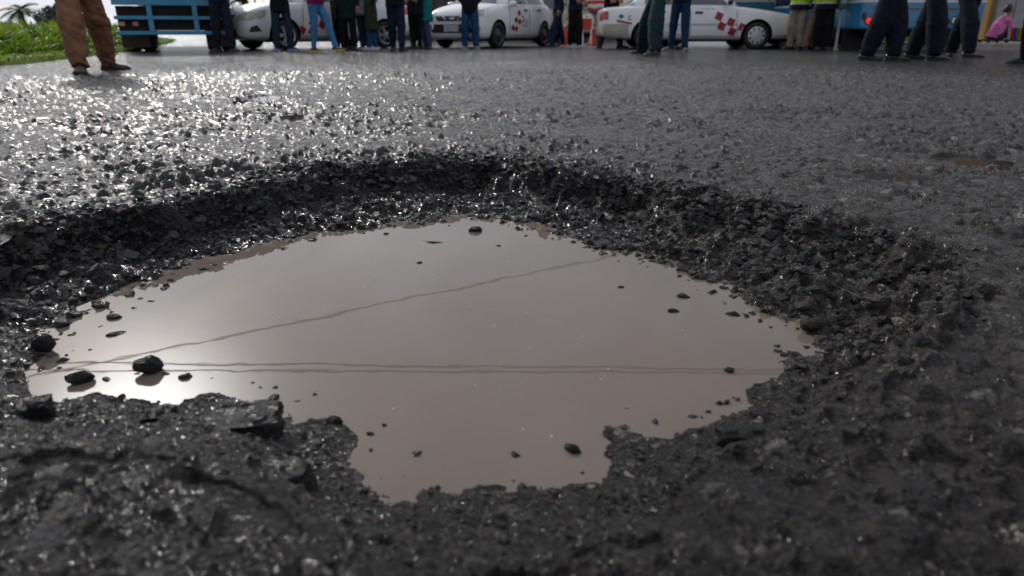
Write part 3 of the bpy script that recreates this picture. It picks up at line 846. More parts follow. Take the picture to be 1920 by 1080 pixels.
building('house', 'dark red brown house between the two buses', at(1500, 25), at(1850, 25), 25, 33, 3.8, PLASTER('wall_maroon', (.10, .045, .04)), mat('roof_sheet', (.12, .11, .11), .6),
         wins=[(-3.0, -2.0, 1.2, 2.3), (-.5, .5, 1.2, 2.3)], doors=[(1.4, 2.3, 2.2, GATEBROWN)])
POLEM = mat('pole_grey', (.28, .27, .25), .7, noise=.3, nscale=5)
def pole(x, y, h, rad, label):
    root = empty('utility_pole', (x, y, 0)); tag(root, label, 'utility pole', 'utility poles')
    bm = bmesh.new(); lathe(bm, [(rad, -.2), (rad * .95, h * .5), (rad * .7, h)], 10); bm_obj('shaft', bm, POLEM, root, True)
    bm = bmesh.new(); bar(bm, (-.9, 0, h - .45), (.9, 0, h - .45), .1, .12); bm_obj('crossarm', bm, POLEM, root)
    for sx in (-.75, 0, .75):
        bm = bmesh.new(); lathe(bm, [(.03, h - .388), (.045, h - .34), (.03, h - .3), (.045, h - .26), (.02, h - .22)], 8)
        for v in bm.verts: v.co.x += sx
        bm_obj('insulator', bm, mat('porcelain', (.35, .2, .12), .3), root)
    return root
pole(at(470, 75), 75, 8.5, .09, 'thin utility pole standing far off, left one of the two')
pole(at(485, 72), 72, 8.5, .09, 'thin utility pole standing far off, right one of the two')
def wire(a, b, label, sag=.0, rad=.021):
    bm = bmesh.new(); a, b = Vector(a), Vector(b); n = 16; prev = None
    for i in range(n + 1):
        t = i / n; p = a.lerp(b, t) - Vector((0, 0, sag * 4 * t * (1 - t)))
        d = (b - a).normalized(); s = d.cross(Vector((0, 0, 1))).normalized(); u = s.cross(d)
        ring = [bm.verts.new(p + (s * math.cos(6.283 * k / 6) + u * math.sin(6.283 * k / 6)) * rad) for k in range(6)]
        if prev:
            for k in range(6): bm.faces.new((prev[k], prev[(k + 1) % 6], ring[(k + 1) % 6], ring[k]))
        prev = ring
    o = bm_obj('power_line', bm, mat('cable_black', (.012, .012, .012), .6), smooth=True)
    return tag(o, label, 'power line', 'overhead wires mirrored in the water')
def ext(a, b, k0, k1):
    a, b = Vector(a), Vector(b); return a + (b - a) * k0, a + (b - a) * k1
p, q = ext((-10.05, 17.75, 8.0), (3.31, 26.0, 8.0), -1.6, 2.2); wire(p, q, 'overhead wire running slantwise away, mirrored as the long slanting line', .0)
p0, q0 = ext((-9.27, 16.88, 8.0), (6.78, 16.5, 8.0), -1.5, 2.2); wire(p0, q0, 'overhead wire crossing the road, mirrored as the upper level line')
p1, q1 = ext((-9.2, 16.44, 8.0), (6.72, 16.32, 8.0), -1.5, 2.2); wire(p1, q1, 'overhead wire crossing the road, mirrored as the lower level line')

# ------------------------------------------------------------------ vehicles
TYRE = mat('tyre_rubber', (.012, .012, .012), .75, noise=.4, nscale=20, bump=.3, bscale=80)
BLACKPL = mat('black_plastic', (.015, .015, .016), .45)
UNDER = mat('underbody', (.008, .008, .008), .9)
STEELD = mat('dark_steel_wheel', (.045, .047, .05), .45, metal=.3, noise=.4, nscale=15)
ALLOY = mat('alloy', (.42, .42, .43), .35, metal=.7, noise=.3, nscale=12)
HUBCAP = mat('silver_hubcap', (.50, .50, .52), .4, metal=.2, noise=.2, nscale=9)
WHITEP = mat('white_car_paint', (.74, .74, .75), .28, noise=.10, nscale=2.2, coat=.6)
SILVERP = mat('silver_white_paint', (.66, .66, .68), .28, noise=.10, nscale=2.2, coat=.6)
BEIGEP = mat('silver_estate_paint', (.40, .39, .36), .3, noise=.12, nscale=2.2, coat=.5)
GLASS = mat('car_glass', (.03, .045, .05), .05, spec=.8, coat=.3)
LAMPCL = mat('headlamp_clear', (.42, .41, .33), .12, coat=1.0, noise=.3, nscale=9)
LAMPRED = mat('tail_red', (.35, .012, .01), .15, coat=1.0)
LAMPOR = mat('tail_orange', (.45, .10, .02), .15, coat=1.0)
REDMARK = mat('red_vinyl', (.30, .008, .018), .4)
GREENMARK = mat('green_vinyl', (.01, .16, .08), .4)
DARKMARK = mat('dark_vinyl', (.03, .03, .03), .4)
CHROME = mat('chrome', (.55, .55, .56), .15, metal=1.0)
PLATE = mat('plate_grey', (.45, .46, .45), .5, noise=.3, nscale=14)
SEAM = mat('panel_gap', (.02, .02, .02), .8)

def evaluated_mesh(o):
    dg = bpy.context.evaluated_depsgraph_get()
    dg.update()
    me = bpy.data.meshes.new_from_object(o.evaluated_get(dg))
    return me
def bake(o):
    me = evaluated_mesh(o); old = o.data
    o.modifiers.clear(); o.data = me; me.name = o.name.split('.')[0]
    return o
def loft(rings, name, m, parent, sub=1, close=True):
    """rings: lists of half-section points (x, y>=0, z); mirrored in y"""
    bm = bmesh.new(); R_ = []
    for ring in rings:
        pts = [Vector(p) for p in ring] + [Vector((p[0], -p[1], p[2])) for p in ring[::-1] if p[1] > 1e-6]
        R_.append([bm.verts.new(p) for p in pts])
    n = len(R_[0])
    for A, B in zip(R_, R_[1:]):
        for i in range(n): bm.faces.new((A[i], A[(i + 1) % n], B[(i + 1) % n], B[i]))
    bm.faces.new(R_[0][::-1]); bm.faces.new(R_[-1])
    bmesh.ops.recalc_face_normals(bm, faces=bm.faces)
    o = bm_obj(name, bm, m, parent, True)
    if sub:
        s = o.modifiers.new('s', 'SUBSURF'); s.levels = s.render_levels = sub
        bake(o); o.data.polygons.foreach_set('use_smooth', [True] * len(o.data.polygons))
    return o
def arch_cut(body, centres, rad, hw):
    cuts = []
    for (x, z) in centres:
        for sy in (-1, 1):
            bm = bmesh.new(); lathe(bm, [(rad, -.28), (rad, .28)], 28, 'Y')
            for v in bm.verts: v.co += Vector((x, sy * hw, z))
            bmesh.ops.recalc_face_normals(bm, faces=bm.faces)
            c = bm_obj('cut', bm, UNDER); cuts.append(c)
            md = body.modifiers.new('b', 'BOOLEAN'); md.object = c; md.operation = 'DIFFERENCE'; md.solver = 'EXACT'
            try: md.material_mode = 'TRANSFER'
            except Exception: pass
    pm = body.parent; body.parent = None
    bake(body); body.parent = pm
    for c in cuts: bpy.data.objects.remove(c)
    me = body.data
    sm = np.array([True] * len(me.polygons)); me.polygons.foreach_set('use_smooth', sm)
    try: me.set_sharp_from_angle(angle=R(35))
    except Exception: pass
def tree_of(objs):
    bm = bmesh.new()
    for o in objs: bm.from_mesh(o.data)
    t = BVHTree.FromBMesh(bm); bm.free(); return t
def patch(bvh, name, corners, how, m, parent, off=.004, n=4, k=3):
    """a thin panel laid on the body: corners are 4 (a, b) pairs; how: 'L','R' sides (x,z), 'F','B' ends (y,z), 'T' top (x,y)"""
    V, F = [], []
    (a0, b0), (a1, b1), (a2, b2), (a3, b3) = corners
    for j in range(k + 1):
        for i in range(n + 1):
            s, t = i / n, j / k
            a = (a0 * (1 - s) + a1 * s) * (1 - t) + (a3 * (1 - s) + a2 * s) * t
            b = (b0 * (1 - s) + b1 * s) * (1 - t) + (b3 * (1 - s) + b2 * s) * t
            if how in 'LR': sg = 1 if how == 'L' else -1; o, d = Vector((a, 3 * sg, b)), Vector((0, -sg, 0))
            elif how in 'FB': sg = 1 if how == 'F' else -1; o, d = Vector((6 * sg, a, b)), Vector((-sg, 0, 0))
            else: o, d = Vector((a, b, 4)), Vector((0, 0, -1))
            loc, nr, _, _ = bvh.ray_cast(o, d)
            if loc is None: loc, nr, _, _ = bvh.find_nearest(o + d * 2.2)
            V.append(loc - d * off)
    for j in range(k):
        for i in range(n):
            q = j * (n + 1) + i; F.append((q, q + 1, q + n + 2, q + n + 1))
    o = mesh_obj(name, V, F, m, parent, True)
    me = o.data
    # orient outward
    if len(me.polygons) and me.polygons[0].normal.dot(-d) < 0: me.flip_normals()
    return o
def rect(a0, a1, b0, b1): return [(a0, b0), (a1, b0), (a1, b1), (a0, b1)]
def wheel(parent, x, y, z, rad, wd, style, side):
    w = bpy.data.objects.new('wheel', None); link(w, parent); w.location = (x, y, z)
    s = side
    bm = bmesh.new()
    lathe(bm, [(rad * .66, -wd * .42), (rad * .74, -wd * .5), (rad * .93, -wd * .5), (rad * .99, -wd * .36), (rad, -wd * .15), (rad, wd * .15), (rad * .99, wd * .36), (rad * .93, wd * .5), (rad * .74, wd * .5), (rad * .66, wd * .42)], 36, 'Y', False)
    bmesh.ops.recalc_face_normals(bm, faces=bm.faces)
    bm_obj('tyre', bm, TYRE, w, True)
    bm = bmesh.new()
    yo = s * wd * .34
    rm = {'steel': STEELD, 'alloy': ALLOY, 'cap': HUBCAP}[style]
    lathe(bm, [(rad * .70, s * wd * .44), (rad * .66, s * wd * .40), (rad * .62, s * wd * .1), (.02, s * wd * .1)], 30, 'Y', False)
    bm_obj('rim', bm, STEELD if style == 'steel' else UNDER, w, True)
    bm = bmesh.new()
    if style == 'alloy':
        for i in range(5):
            for da in (-.16, .16):
                a = 6.283 * i / 5 + da
                bar(bm, (math.cos(a + da * .6) * rad * .12, yo, math.sin(a + da * .6) * rad * .12), (math.cos(a) * rad * .66, yo, math.sin(a) * rad * .66), rad * .085, .03)
        lathe(bm, [(rad * .70, yo - s * .03), (rad * .70, yo + s * .035), (rad * .63, yo + s * .03), (rad * .63, yo - s * .03)], 30, 'Y', False)
        lathe(bm, [(rad * .16, yo - s * .02), (rad * .15, yo + s * .03), (.01, yo + s * .04)], 14, 'Y', False)
        bm_obj('spokes', bm, ALLOY, w)
    elif style == 'cap':
        lathe(bm, [(rad * .70, yo - s * .01), (rad * .68, yo + s * .03), (rad * .60, yo + s * .035), (rad * .3, yo + s * .05), (.01, yo + s * .055)], 30, 'Y', False)
        bm_obj('hubcap', bm, HUBCAP, w, True)
        for i in range(9):
            a = 6.283 * i / 9
            b2 = bmesh.new(); lathe(b2, [(rad * .075, -.003), (rad * .075, .003)], 10, 'Y')
            for v in b2.verts: v.co = Vector((v.co.x * 1.35, v.co.y, v.co.z * .8))
            mt = Matrix.Rotation(-a, 4, 'Y')
            for v in b2.verts: v.co = mt @ (v.co + Vector((rad * .53, 0, 0))); 
            for v in b2.verts: v.co.y += yo + s * .0405
            bm_obj('slot', b2, UNDER, w)
    else:
        lathe(bm, [(rad * .60, yo - s * .02), (rad * .52, yo + s * .005), (rad * .30, yo - s * .005), (rad * .26, yo + s * .03), (.01, yo + s * .035)], 28, 'Y', False)
        bm_obj('hub', bm, STEELD, w, True)
    return w

def car(name, label, spec):
    S = spec; L_, hw = S['L'], S['W'] / 2
    root = empty(name, (S['x'], S['y'], 0), S['rz']); tag(root, label, S.get('cat', 'car'), S.get('group'))
    P = S['paint']
    rings = []
    for (x, zb, zt, w, tw, cr) in S['body']:
        h = zt - zb; W = hw * w
        rings.append([(x, 0, zb), (x, W * .78, zb), (x, W * .94, zb + .05 * h), (x, W * .995, zb + .22 * h), (x, W, zb + .50 * h), (x, W * .985, zb + .72 * h), (x, W * .955, zb + .90 * h), (x, W * tw, zt), (x, W * tw * .5, zt + cr * .8), (x, 0, zt + cr)])
    body = loft(rings, 'body', P, root, 1)
    zr = S['wr']
    arch_cut(body, [(S['xf'], zr), (S['xr'], zr)], S['wr'] + .065, hw)
    rings = []
    for (x, zb, zt, wb, wt) in S['cabin']:
        a, b = hw * wb, hw * wt; h = zt - zb
        rings.append([(x, 0, zb - .12), (x, a * .99, zb - .12), (x, a, zb), (x, a * .6 + b * .4, zb + h * .42), (x, b * 1.0 + .02 * h, zb + h * .84), (x, b * .9, zt), (x, b * .45, zt + .02 * min(1, h * 3)), (x, 0, zt + .028 * min(1, h * 3))])
    cab = loft(rings, 'cabin', P, root, 1)
    bv = tree_of([body, cab])
    for (nm, corners, how, m, off) in S['panels']:
        if nm == 'door':
            for sd in how:
                xs = [c[0] for c in corners]; zs_ = [c[1] for c in corners]; cxm, czm = sum(xs) / 4, sum(zs_) / 4
                big_ = [(x + (.012 if x > cxm else -.012), z + (.010 if z > czm else -.010)) for x, z in corners]
                g = patch(bv, 'door_gap', big_, sd, SEAM, root, .0025, 8, 8)
                d_ = patch(bv, 'door', corners, sd, P, root, .006, 8, 8)
                x0, x1 = min(xs), max(xs)
                hz = max(zs_) - .10; hx = x0 + .10
                cb = patch(bv, 'handle', rect(hx, hx + .17, hz - .028, hz + .018), sd, BLACKPL, d_, .022, 3, 2)
        else:
            for sd in how: patch(bv, nm, corners, sd, m, root, off, 6, 4)
    for sy in (1, -1):
        wheel(root, S['xf'], sy * (hw - .10), zr, S['wr'], .19, S['style'], sy)
        wheel(root, S['xr'], sy * (hw - .10), zr, S['wr'], .19, S['style'], sy)
        # mirror
        mx_, mz = S['mirror']
        bm = bmesh.new(); g = bmesh.ops.create_uvsphere(bm, u_segments=12, v_segments=8, radius=1)
        for v in bm.verts: v.co = Vector((mx_ + v.co.x * .07 * (1 if v.co.x > 0 else .5), sy * (hw * .95 + .09 + v.co.y * .11), mz + v.co.z * .075))
        bm_obj('mirror', bm, S.get('mirrormat', P), root, True)
    box_obj('underside', (S['xr'] - .3, S['xf'] + .3, -hw * .7, hw * .7, .16, .30), UNDER, root)
    return root, bv

def checker(bv, parent, cells, how, m=REDMARK):
    for c in cells: patch(bv, 'checker_mark', c, how, m, parent, .016, 5, 5)
def diamond(cx, cz, rx, rz): return [(cx - rx, cz), (cx, cz - rz), (cx + rx, cz), (cx, cz + rz)]
def tilt_sq(cx, cz, s, a):
    return [(cx + s * math.cos(a + R(45 + 90 * i)) * .7071, cz + s * math.sin(a + R(45 + 90 * i)) * .7071) for i in range(4)]

# white hatchback, nose towards the camera and to the left
def head_to(px0, py0, px1, py1):
    """heading (z rotation) so that local +x runs from ground point 1 to ground point 0"""
    a, b = un(px0, py0), un(px1, py1)
    return math.atan2(a[1] - b[1], a[0] - b[0]), ((a[0] + b[0]) / 2, (a[1] + b[1]) / 2)
HATCH = dict(L=3.78, W=1.665, paint=WHITEP, wr=.29, xf=1.10, xr=-1.35, style='steel', mirror=(.55, 1.0),
    body=[(1.885, .30, .62, .62, .8, .01), (1.86, .22, .72, .80, .86, .02), (1.72, .19, .84, .92, .86, .03), (1.45, .18, .915, .97, .88, .05), (1.0, .18, .98, 1.0, .90, .06), (.55, .18, 1.0, 1.0, .93, .04), (-.6, .18, 1.02, 1.0, .94, .02), (-1.3, .19, 1.05, .99, .94, .02), (-1.7, .22, 1.06, .95, .9, .02), (-1.86, .28, 1.0, .88, .85, .01), (-1.89, .34, .9, .8, .8, .01)],
    cabin=[(.98, .96, .98, .80, .78), (.55, .97, 1.26, .90, .72), (.15, .98, 1.47, .92, .70), (-.4, .99, 1.52, .92, .70), (-1.0, 1.0, 1.50, .91, .69), (-1.45, 1.02, 1.42, .88, .66), (-1.74, 1.03, 1.15, .84, .7)],
    panels=[('door', [(-.42, .30), (.62, .30), (.58, .93), (-.42, .97)], 'LR', None, 0), ('door', [(-1.02, .34), (-.46, .30), (-.46, .97), (-1.18, .99)], 'LR', None, 0),
        ('window', [(-.40, 1.02), (.52, 1.0), (.10, 1.40), (-.36, 1.43)], 'LR', GLASS, .006), ('window', [(-1.28, 1.05), (-.47, 1.02), (-.45, 1.43), (-1.10, 1.40)], 'LR', GLASS, .006),
        ('windscreen', [(.93, -.60), (.93, .60), (.22, .50), (.22, -.50)], 'T', GLASS, .008),
        ('grille', [(-.40, .60), (.40, .60), (.50, .71), (-.50, .71)], 'F', BLACKPL, .008), ('grille_bar', [(-.17, .605), (-.12, .605), (-.22, .705), (-.27, .705)], 'F', CHROME, .016), ('grille_bar', [(.12, .605), (.17, .605), (.27, .705), (.22, .705)], 'F', CHROME, .016),
        ('emblem', rect(-.075, .075, .635, .685), 'F', CHROME, .018),
        ('bumper_intake', [(-.58, .34), (.58, .34), (.66, .53), (-.66, .53)], 'F', BLACKPL, .008), ('number_plate', rect(-.22, .20, .37, .52), 'F', PLATE, .022),
        ('headlight', [(-.78, .70), (-.53, .66), (-.50, .80), (-.74, .86)], 'F', LAMPCL, .010), ('headlight', [(.53, .66), (.78, .70), (.74, .86), (.50, .80)], 'F', LAMPCL, .010),
        ('fog_light', rect(-.72, -.62, .40, .48), 'F', LAMPCL, .012), ('fog_light', rect(.62, .72, .40, .48), 'F', LAMPCL, .012),
        ('tail_light', [(-.75, .75), (-.55, .75), (-.55, 1.0), (-.70, 1.0)], 'B', LAMPRED, .010), ('tail_light', [(.55, .75), (.75, .75), (.70, 1.0), (.55, 1.0)], 'B', LAMPRED, .010)])
rz, (mx0, my0) = head_to(928, 90.3, 1018, 86.6)
HATCH.update(rz=rz, x=mx0 + .125 * math.cos(rz) + .73 * math.sin(rz), y=my0 + .125 * math.sin(rz) - .73 * math.cos(rz) + 1.45 * math.cos(rz) * 0)
# the pictured wheels are on its left flank: shift the axle line inwards by the half width
HATCH['x'] = mx0 + .125 * math.cos(rz) + .73 * math.sin(rz); HATCH['y'] = my0 + .125 * math.sin(rz) - .73 * math.cos(rz)
h_root, h_bv = car('taxi_hatchback', 'white hatchback taxi with black grille facing the camera, red diamonds on its door', dict(HATCH, group='taxis across the road', cat='car'))
checker(h_bv, h_root, [diamond(.12, .80, .10, .075), diamond(.30, .64, .10, .075), diamond(.12, .60, .10, .075), diamond(.46, .46, .10, .075), diamond(.29, .44, .10, .075)], 'L')
def arc_mark(bv, parent, cx, cz, r, a0, a1, w, how, m, name='lettering', n=7):
    for i in range(n):
        t0 = a0 + (a1 - a0) * i / n; t1 = a0 + (a1 - a0) * (i + 1) / n
        patch(bv, name, [(cx + (r - w) * math.cos(t0), cz + (r - w) * math.sin(t0)), (cx + r * math.cos(t0), cz + r * math.sin(t0)), (cx + r * math.cos(t1), cz + r * math.sin(t1)), (cx + (r - w) * math.cos(t1), cz + (r - w) * math.sin(t1))], how, m, parent, .010, 1, 1)
def strokes(bv, parent, x0, x1, z0, z1, k, how, m, seed=0):
    """small lettering, too small to read: a row of upright and level strokes"""
    r = random.Random(seed)
    for i in range(k):
        a = x0 + (x1 - x0) * i / k; b = x0 + (x1 - x0) * (i + .72) / k; w = (b - a) * .32
        patch(bv, 'lettering', rect(a, a + w, z0, z1), how, m, parent, .010, 1, 1)
        if r.random() < .7: patch(bv, 'lettering', rect(a + w, b, z1 - (z1 - z0) * .25, z1), how, m, parent, .010, 1, 1)
        if r.random() < .6: patch(bv, 'lettering', rect(a + w, b, z0, z0 + (z1 - z0) * .25), how, m, parent, .010, 1, 1)
# door logo of the hatchback: dark curl, green spot, red lettering
arc_mark(h_bv, h_root, -.06, .665, .075, R(20), R(300), .02, 'L', DARKMARK)
patch(h_bv, 'emblem', diamond(-.075, .615, .035, .05), 'L', GREENMARK, h_root, .011, 2, 2)
arc_mark(h_bv, h_root, -.21, .61, .055, R(40), R(320), .018, 'L', REDMARK)
patch(h_bv, 'lettering', rect(-.33, -.30, .56, .66), 'L', REDMARK, h_root, .010, 1, 2)
strokes(h_bv, h_root, -.31, -.02, .49, .535, 5, 'L', REDMARK, 3)
strokes(h_bv, h_root, -.92, -.60, .855, .895, 4, 'L', mat('maroon_vinyl', (.18, .02, .05), .4), 5)

def sedan_spec(kind):
    if kind == 'boxy':
        return dict(L=4.32, W=1.64, paint=WHITEP, wr=.285, xf=1.30, xr=-1.13, style='cap', mirror=(.62, .98), mirrormat=BLACKPL,
            body=[(2.16, .34, .60, .80, .9, .005), (2.14, .22, .70, .93, .92, .01), (2.02, .20, .74, .965, .92, .015), (1.5, .18, .82, .985, .92, .025), (.95, .18, .885, 1.0, .93, .025), (.6, .18, .91, 1.0, .95, .015), (-.9, .18, .915, 1.0, .95, .01), (-1.35, .19, .91, .99, .94, .015), (-1.95, .22, .885, .96, .92, .015), (-2.13, .26, .86, .93, .92, .01), (-2.16, .34, .72, .85, .9, .005)],
            cabin=[(.98, .86, .90, .84, .80), (.60, .885, 1.13, .90, .76), (.22, .89, 1.33, .91, .73), (-.3, .89, 1.375, .91, .72), (-.85, .89, 1.355, .91, .72), (-1.2, .89, 1.18, .90, .76), (-1.55, .88, .92, .86, .80)],
            panels=[('door', [(-.16, .28), (.86, .28), (.80, .86), (-.20, .87)], 'LR', None, 0), ('door', [(-.78, .38), (-.20, .28), (-.24, .87), (-1.02, .88)], 'LR', None, 0),
                ('window', [(-.19, .93), (.66, .92), (.24, 1.27), (-.19, 1.30)], 'LR', GLASS, .006), ('window', [(-1.06, .93), (-.26, .93), (-.26, 1.30), (-.86, 1.28)], 'LR', GLASS, .006),
                ('windscreen', [(.90, -.60), (.90, .60), (.28, .52), (.28, -.52)], 'T', GLASS, .008), ('rear_window', [(-1.48, -.58), (-1.48, .58), (-.95, .52), (-.95, -.52)], 'T', GLASS, .008),
                ('headlight', [(-.74, .56), (-.42, .56), (-.42, .69), (-.74, .69)], 'F', LAMPCL, .010), ('headlight', [(.42, .56), (.74, .56), (.74, .69), (.42, .69)], 'F', LAMPCL, .010),
                ('corner_lamp', [(2.00, .57), (2.12, .57), (2.12, .68), (2.00, .69)], 'LR', LAMPOR if False else LAMPCL, .010),
                ('bumper', [(1.72, .30), (2.13, .30), (2.13, .53), (1.72, .53)], 'LR', WHITEP, .018), ('bumper', [(-2.10, .30), (-1.55, .30), (-1.55, .53), (-2.10, .53)], 'LR', mat('cream_bumper', (.45, .42, .34), .45, noise=.2), .018),
                ('bumper', rect(-.74, .74, .28, .52), 'B', mat('cream_bumper', (.45, .42, .34), .45), .02),
                ('side_moulding', rect(-1.02, .86, .50, .535), 'LR', mat('grey_moulding', (.40, .40, .41), .4), .012),
                ('tail_light', [(-.78, .60), (-.48, .60), (-.48, .80), (-.78, .80)], 'B', LAMPRED, .012), ('tail_light', [(.48, .60), (.78, .60), (.78, .80), (.48, .80)], 'B', LAMPRED, .012),
                ('tail_light', [(-2.12, .62), (-2.0, .62), (-2.0, .79), (-2.12, .79)], 'LR', LAMPRED, .012)])
    return dict(L=4.45, W=1.70, paint=SILVERP, wr=.30, xf=1.28, xr=-1.32, style='alloy', mirror=(.70, 1.02),
        body=[(2.22, .34, .56, .58, .8, .01), (2.19, .24, .66, .76, .85, .015), (2.05, .20, .76, .90, .86, .03), (1.75, .19, .86, .965, .88, .05), (1.2, .18, .95, 1.0, .90, .06), (.75, .18, .98, 1.0, .93, .03), (-.9, .18, 1.0, 1.0, .94, .02), (-1.5, .19, 1.02, .99, .93, .02), (-2.0, .22, 1.02, .94, .90, .02), (-2.18, .28, .98, .88, .88, .01), (-2.22, .36, .85, .8, .85, .01)],
        cabin=[(1.12, .93, .96, .82, .80), (.62, .96, 1.27, .90, .74), (.10, .97, 1.47, .92, .70), (-.5, .98, 1.50, .92, .69), (-1.1, .99, 1.43, .91, .69), (-1.55, 1.0, 1.22, .88, .72), (-1.9, 1.0, 1.04, .84, .76)],
        panels=[('door', [(-.22, .28), (.88, .28), (.80, .92), (-.24, .95)], 'LR', None, 0), ('door', [(-.92, .36), (-.26, .28), (-.28, .95), (-1.18, .97)], 'LR', None, 0),
            ('window', [(-.22, 1.0), (.74, .98), (.16, 1.38), (-.20, 1.42)], 'LR', GLASS, .006), ('window', [(-1.24, 1.03), (-.29, 1.0), (-.28, 1.42), (-1.0, 1.36)], 'LR', GLASS, .006),
            ('windscreen', [(1.06, -.62), (1.06, .62), (.18, .52), (.18, -.52)], 'T', GLASS, .008),
            ('grille', [(-.32, .55), (.32, .55), (.42, .70), (-.42, .70)], 'F', BLACKPL, .010), ('grille_bar', [(-.34, .545), (-.28, .545), (-.40, .70), (-.46, .70)], 'F', CHROME, .018), ('grille_bar', [(.28, .545), (.34, .545), (.46, .70), (.40, .70)], 'F', CHROME, .018),
            ('bumper_intake', rect(-.5, .5, .29, .42), 'F', BLACKPL, .010), ('number_plate', rect(-.20, .20, .42, .53), 'F', PLATE, .02),
            ('headlight', [(1.72, .66), (2.10, .58), (2.06, .72), (1.62, .82)], 'LR', LAMPCL, .010), ('headlight', [(-.80, .60), (-.50, .58), (-.50, .72), (-.76, .76)], 'F', LAMPCL, .010), ('headlight', [(.50, .58), (.80, .60), (.76, .76), (.50, .72)], 'F', LAMPCL, .010),
            ('fog_recess', [(1.80, .38), (2.06, .36), (2.02, .46), (1.90, .50)], 'LR', BLACKPL, .012),
            ('tail_light', [(-2.12, .78), (-1.95, .75), (-1.90, .98), (-2.08, .98)], 'LR', LAMPRED, .010)])
# silver white sedan on the left, nose to the left
rz, (mx1, my1) = head_to(541, 93.6, 716, 90.0)
S1 = sedan_spec('round')
S1.update(rz=rz, x=mx1 + .02 * math.cos(rz) + .74 * math.sin(rz), y=my1 + .02 * math.sin(rz) - .74 * math.cos(rz), group='taxis across the road')
s_root, s_bv = car('taxi_sedan', 'silver white sedan taxi with alloy wheels behind the woman in light jeans', S1)
a = R(28)
checker(s_bv, s_root, [tilt_sq(.90, .40, .15, a), tilt_sq(.63, .56, .15, a), tilt_sq(.66, .38, .15, a), tilt_sq(.40, .52, .15, a)], 'L')
# white boxy sedan on the right, broadside, nose to the right
S2 = sedan_spec('boxy')
a_, b_ = un(1413, 92.2), un(1213, 92.2)
k = 2.43 / math.hypot(a_[0] - b_[0], a_[1] - b_[1])
S2.update(rz=R(-1.5), group='taxis across the road')
mxx, myy = (a_[0] + b_[0]) / 2, (a_[1] + b_[1]) / 2
S2['x'] = mxx - .085; S2['y'] = myy + .72
t_root, t_bv = car('taxi_sedan', 'white boxy sedan taxi with silver hubcaps and red checker on the front door', S2)
a = R(-22)
checker(t_bv, t_root, [tilt_sq(.43, .69, .155, a), tilt_sq(.50, .485, .155, a), tilt_sq(.70, .57, .155, a), tilt_sq(.745, .37, .155, a), tilt_sq(.955, .46, .15, a)], 'R')
for q in range(3): strokes(t_bv, t_root, .02 + .11 * q, .10 + .11 * q, .835, .855, 3, 'R', mat('maroon_vinyl', (.18, .02, .05), .4), q)
patch(t_bv, 'emblem', diamond(-1.72, .69, .07, .05), 'R', GREENMARK, t_root, .016, 4, 4)
patch(t_bv, 'emblem', [(-1.82, .58), (-1.48, .52), (-1.48, .56), (-1.82, .62)], 'R', REDMARK, t_root, .011, 4, 1)
arc_mark(t_bv, t_root, -1.52, .66, .05, R(60), R(330), .018, 'R', REDMARK)
# silver estate car seen from behind, further off
SU = dict(L=4.2, W=1.72, paint=BEIGEP, wr=.33, xf=1.25, xr=-1.25, style='steel', mirror=(.65, 1.15), rz=R(70),
    body=[(2.08, .36, .66, .72, .85, .01), (2.0, .28, .84, .90, .88, .02), (1.6, .26, .98, .97, .9, .03), (.9, .26, 1.04, 1.0, .93, .03), (0, .26, 1.05, 1.0, .95, .01), (-1.2, .26, 1.05, 1.0, .95, .01), (-1.9, .28, 1.05, .98, .94, .01), (-2.06, .32, 1.03, .94, .92, .01), (-2.1, .4, .95, .9, .9, .005)],
    cabin=[(.95, 1.02, 1.05, .85, .8), (.45, 1.03, 1.5, .92, .76), (0, 1.03, 1.7, .93, .78), (-1.2, 1.03, 1.72, .93, .79), (-1.8, 1.03, 1.68, .93, .78), (-2.04, 1.03, 1.30, .90, .80)],
    panels=[('door', [(-.3, .34), (.75, .34), (.7, .98), (-.3, .98)], 'LR', None, 0), ('window', [(-.3, 1.1), (.55, 1.1), (.2, 1.55), (-.3, 1.58)], 'LR', GLASS, .006), ('window', [(-1.9, 1.1), (-.4, 1.1), (-.4, 1.58), (-1.75, 1.58)], 'LR', GLASS, .006),
        ('rear_window', [(-.62, 1.12), (.62, 1.12), (.55, 1.50), (-.55, 1.50)], 'B', GLASS, .01), ('tail_light', [(-.80, .74), (-.62, .74), (-.62, 1.0), (-.80, 1.0)], 'B', LAMPOR, .012), ('tail_light', [(.62, .74), (.80, .74), (.80, 1.0), (.62, 1.0)], 'B', LAMPOR, .012),
        ('bumper', rect(-.8, .8, .34, .56), 'B', BLACKPL, .03), ('number_plate', rect(-.2, .2, .62, .76), 'B', PLATE, .02)])
SU.update(x=at(1066, 25.5), y=27.0, group=None)
car('estate_car', 'pale silver estate car with orange tail lamps seen behind the cones', SU)

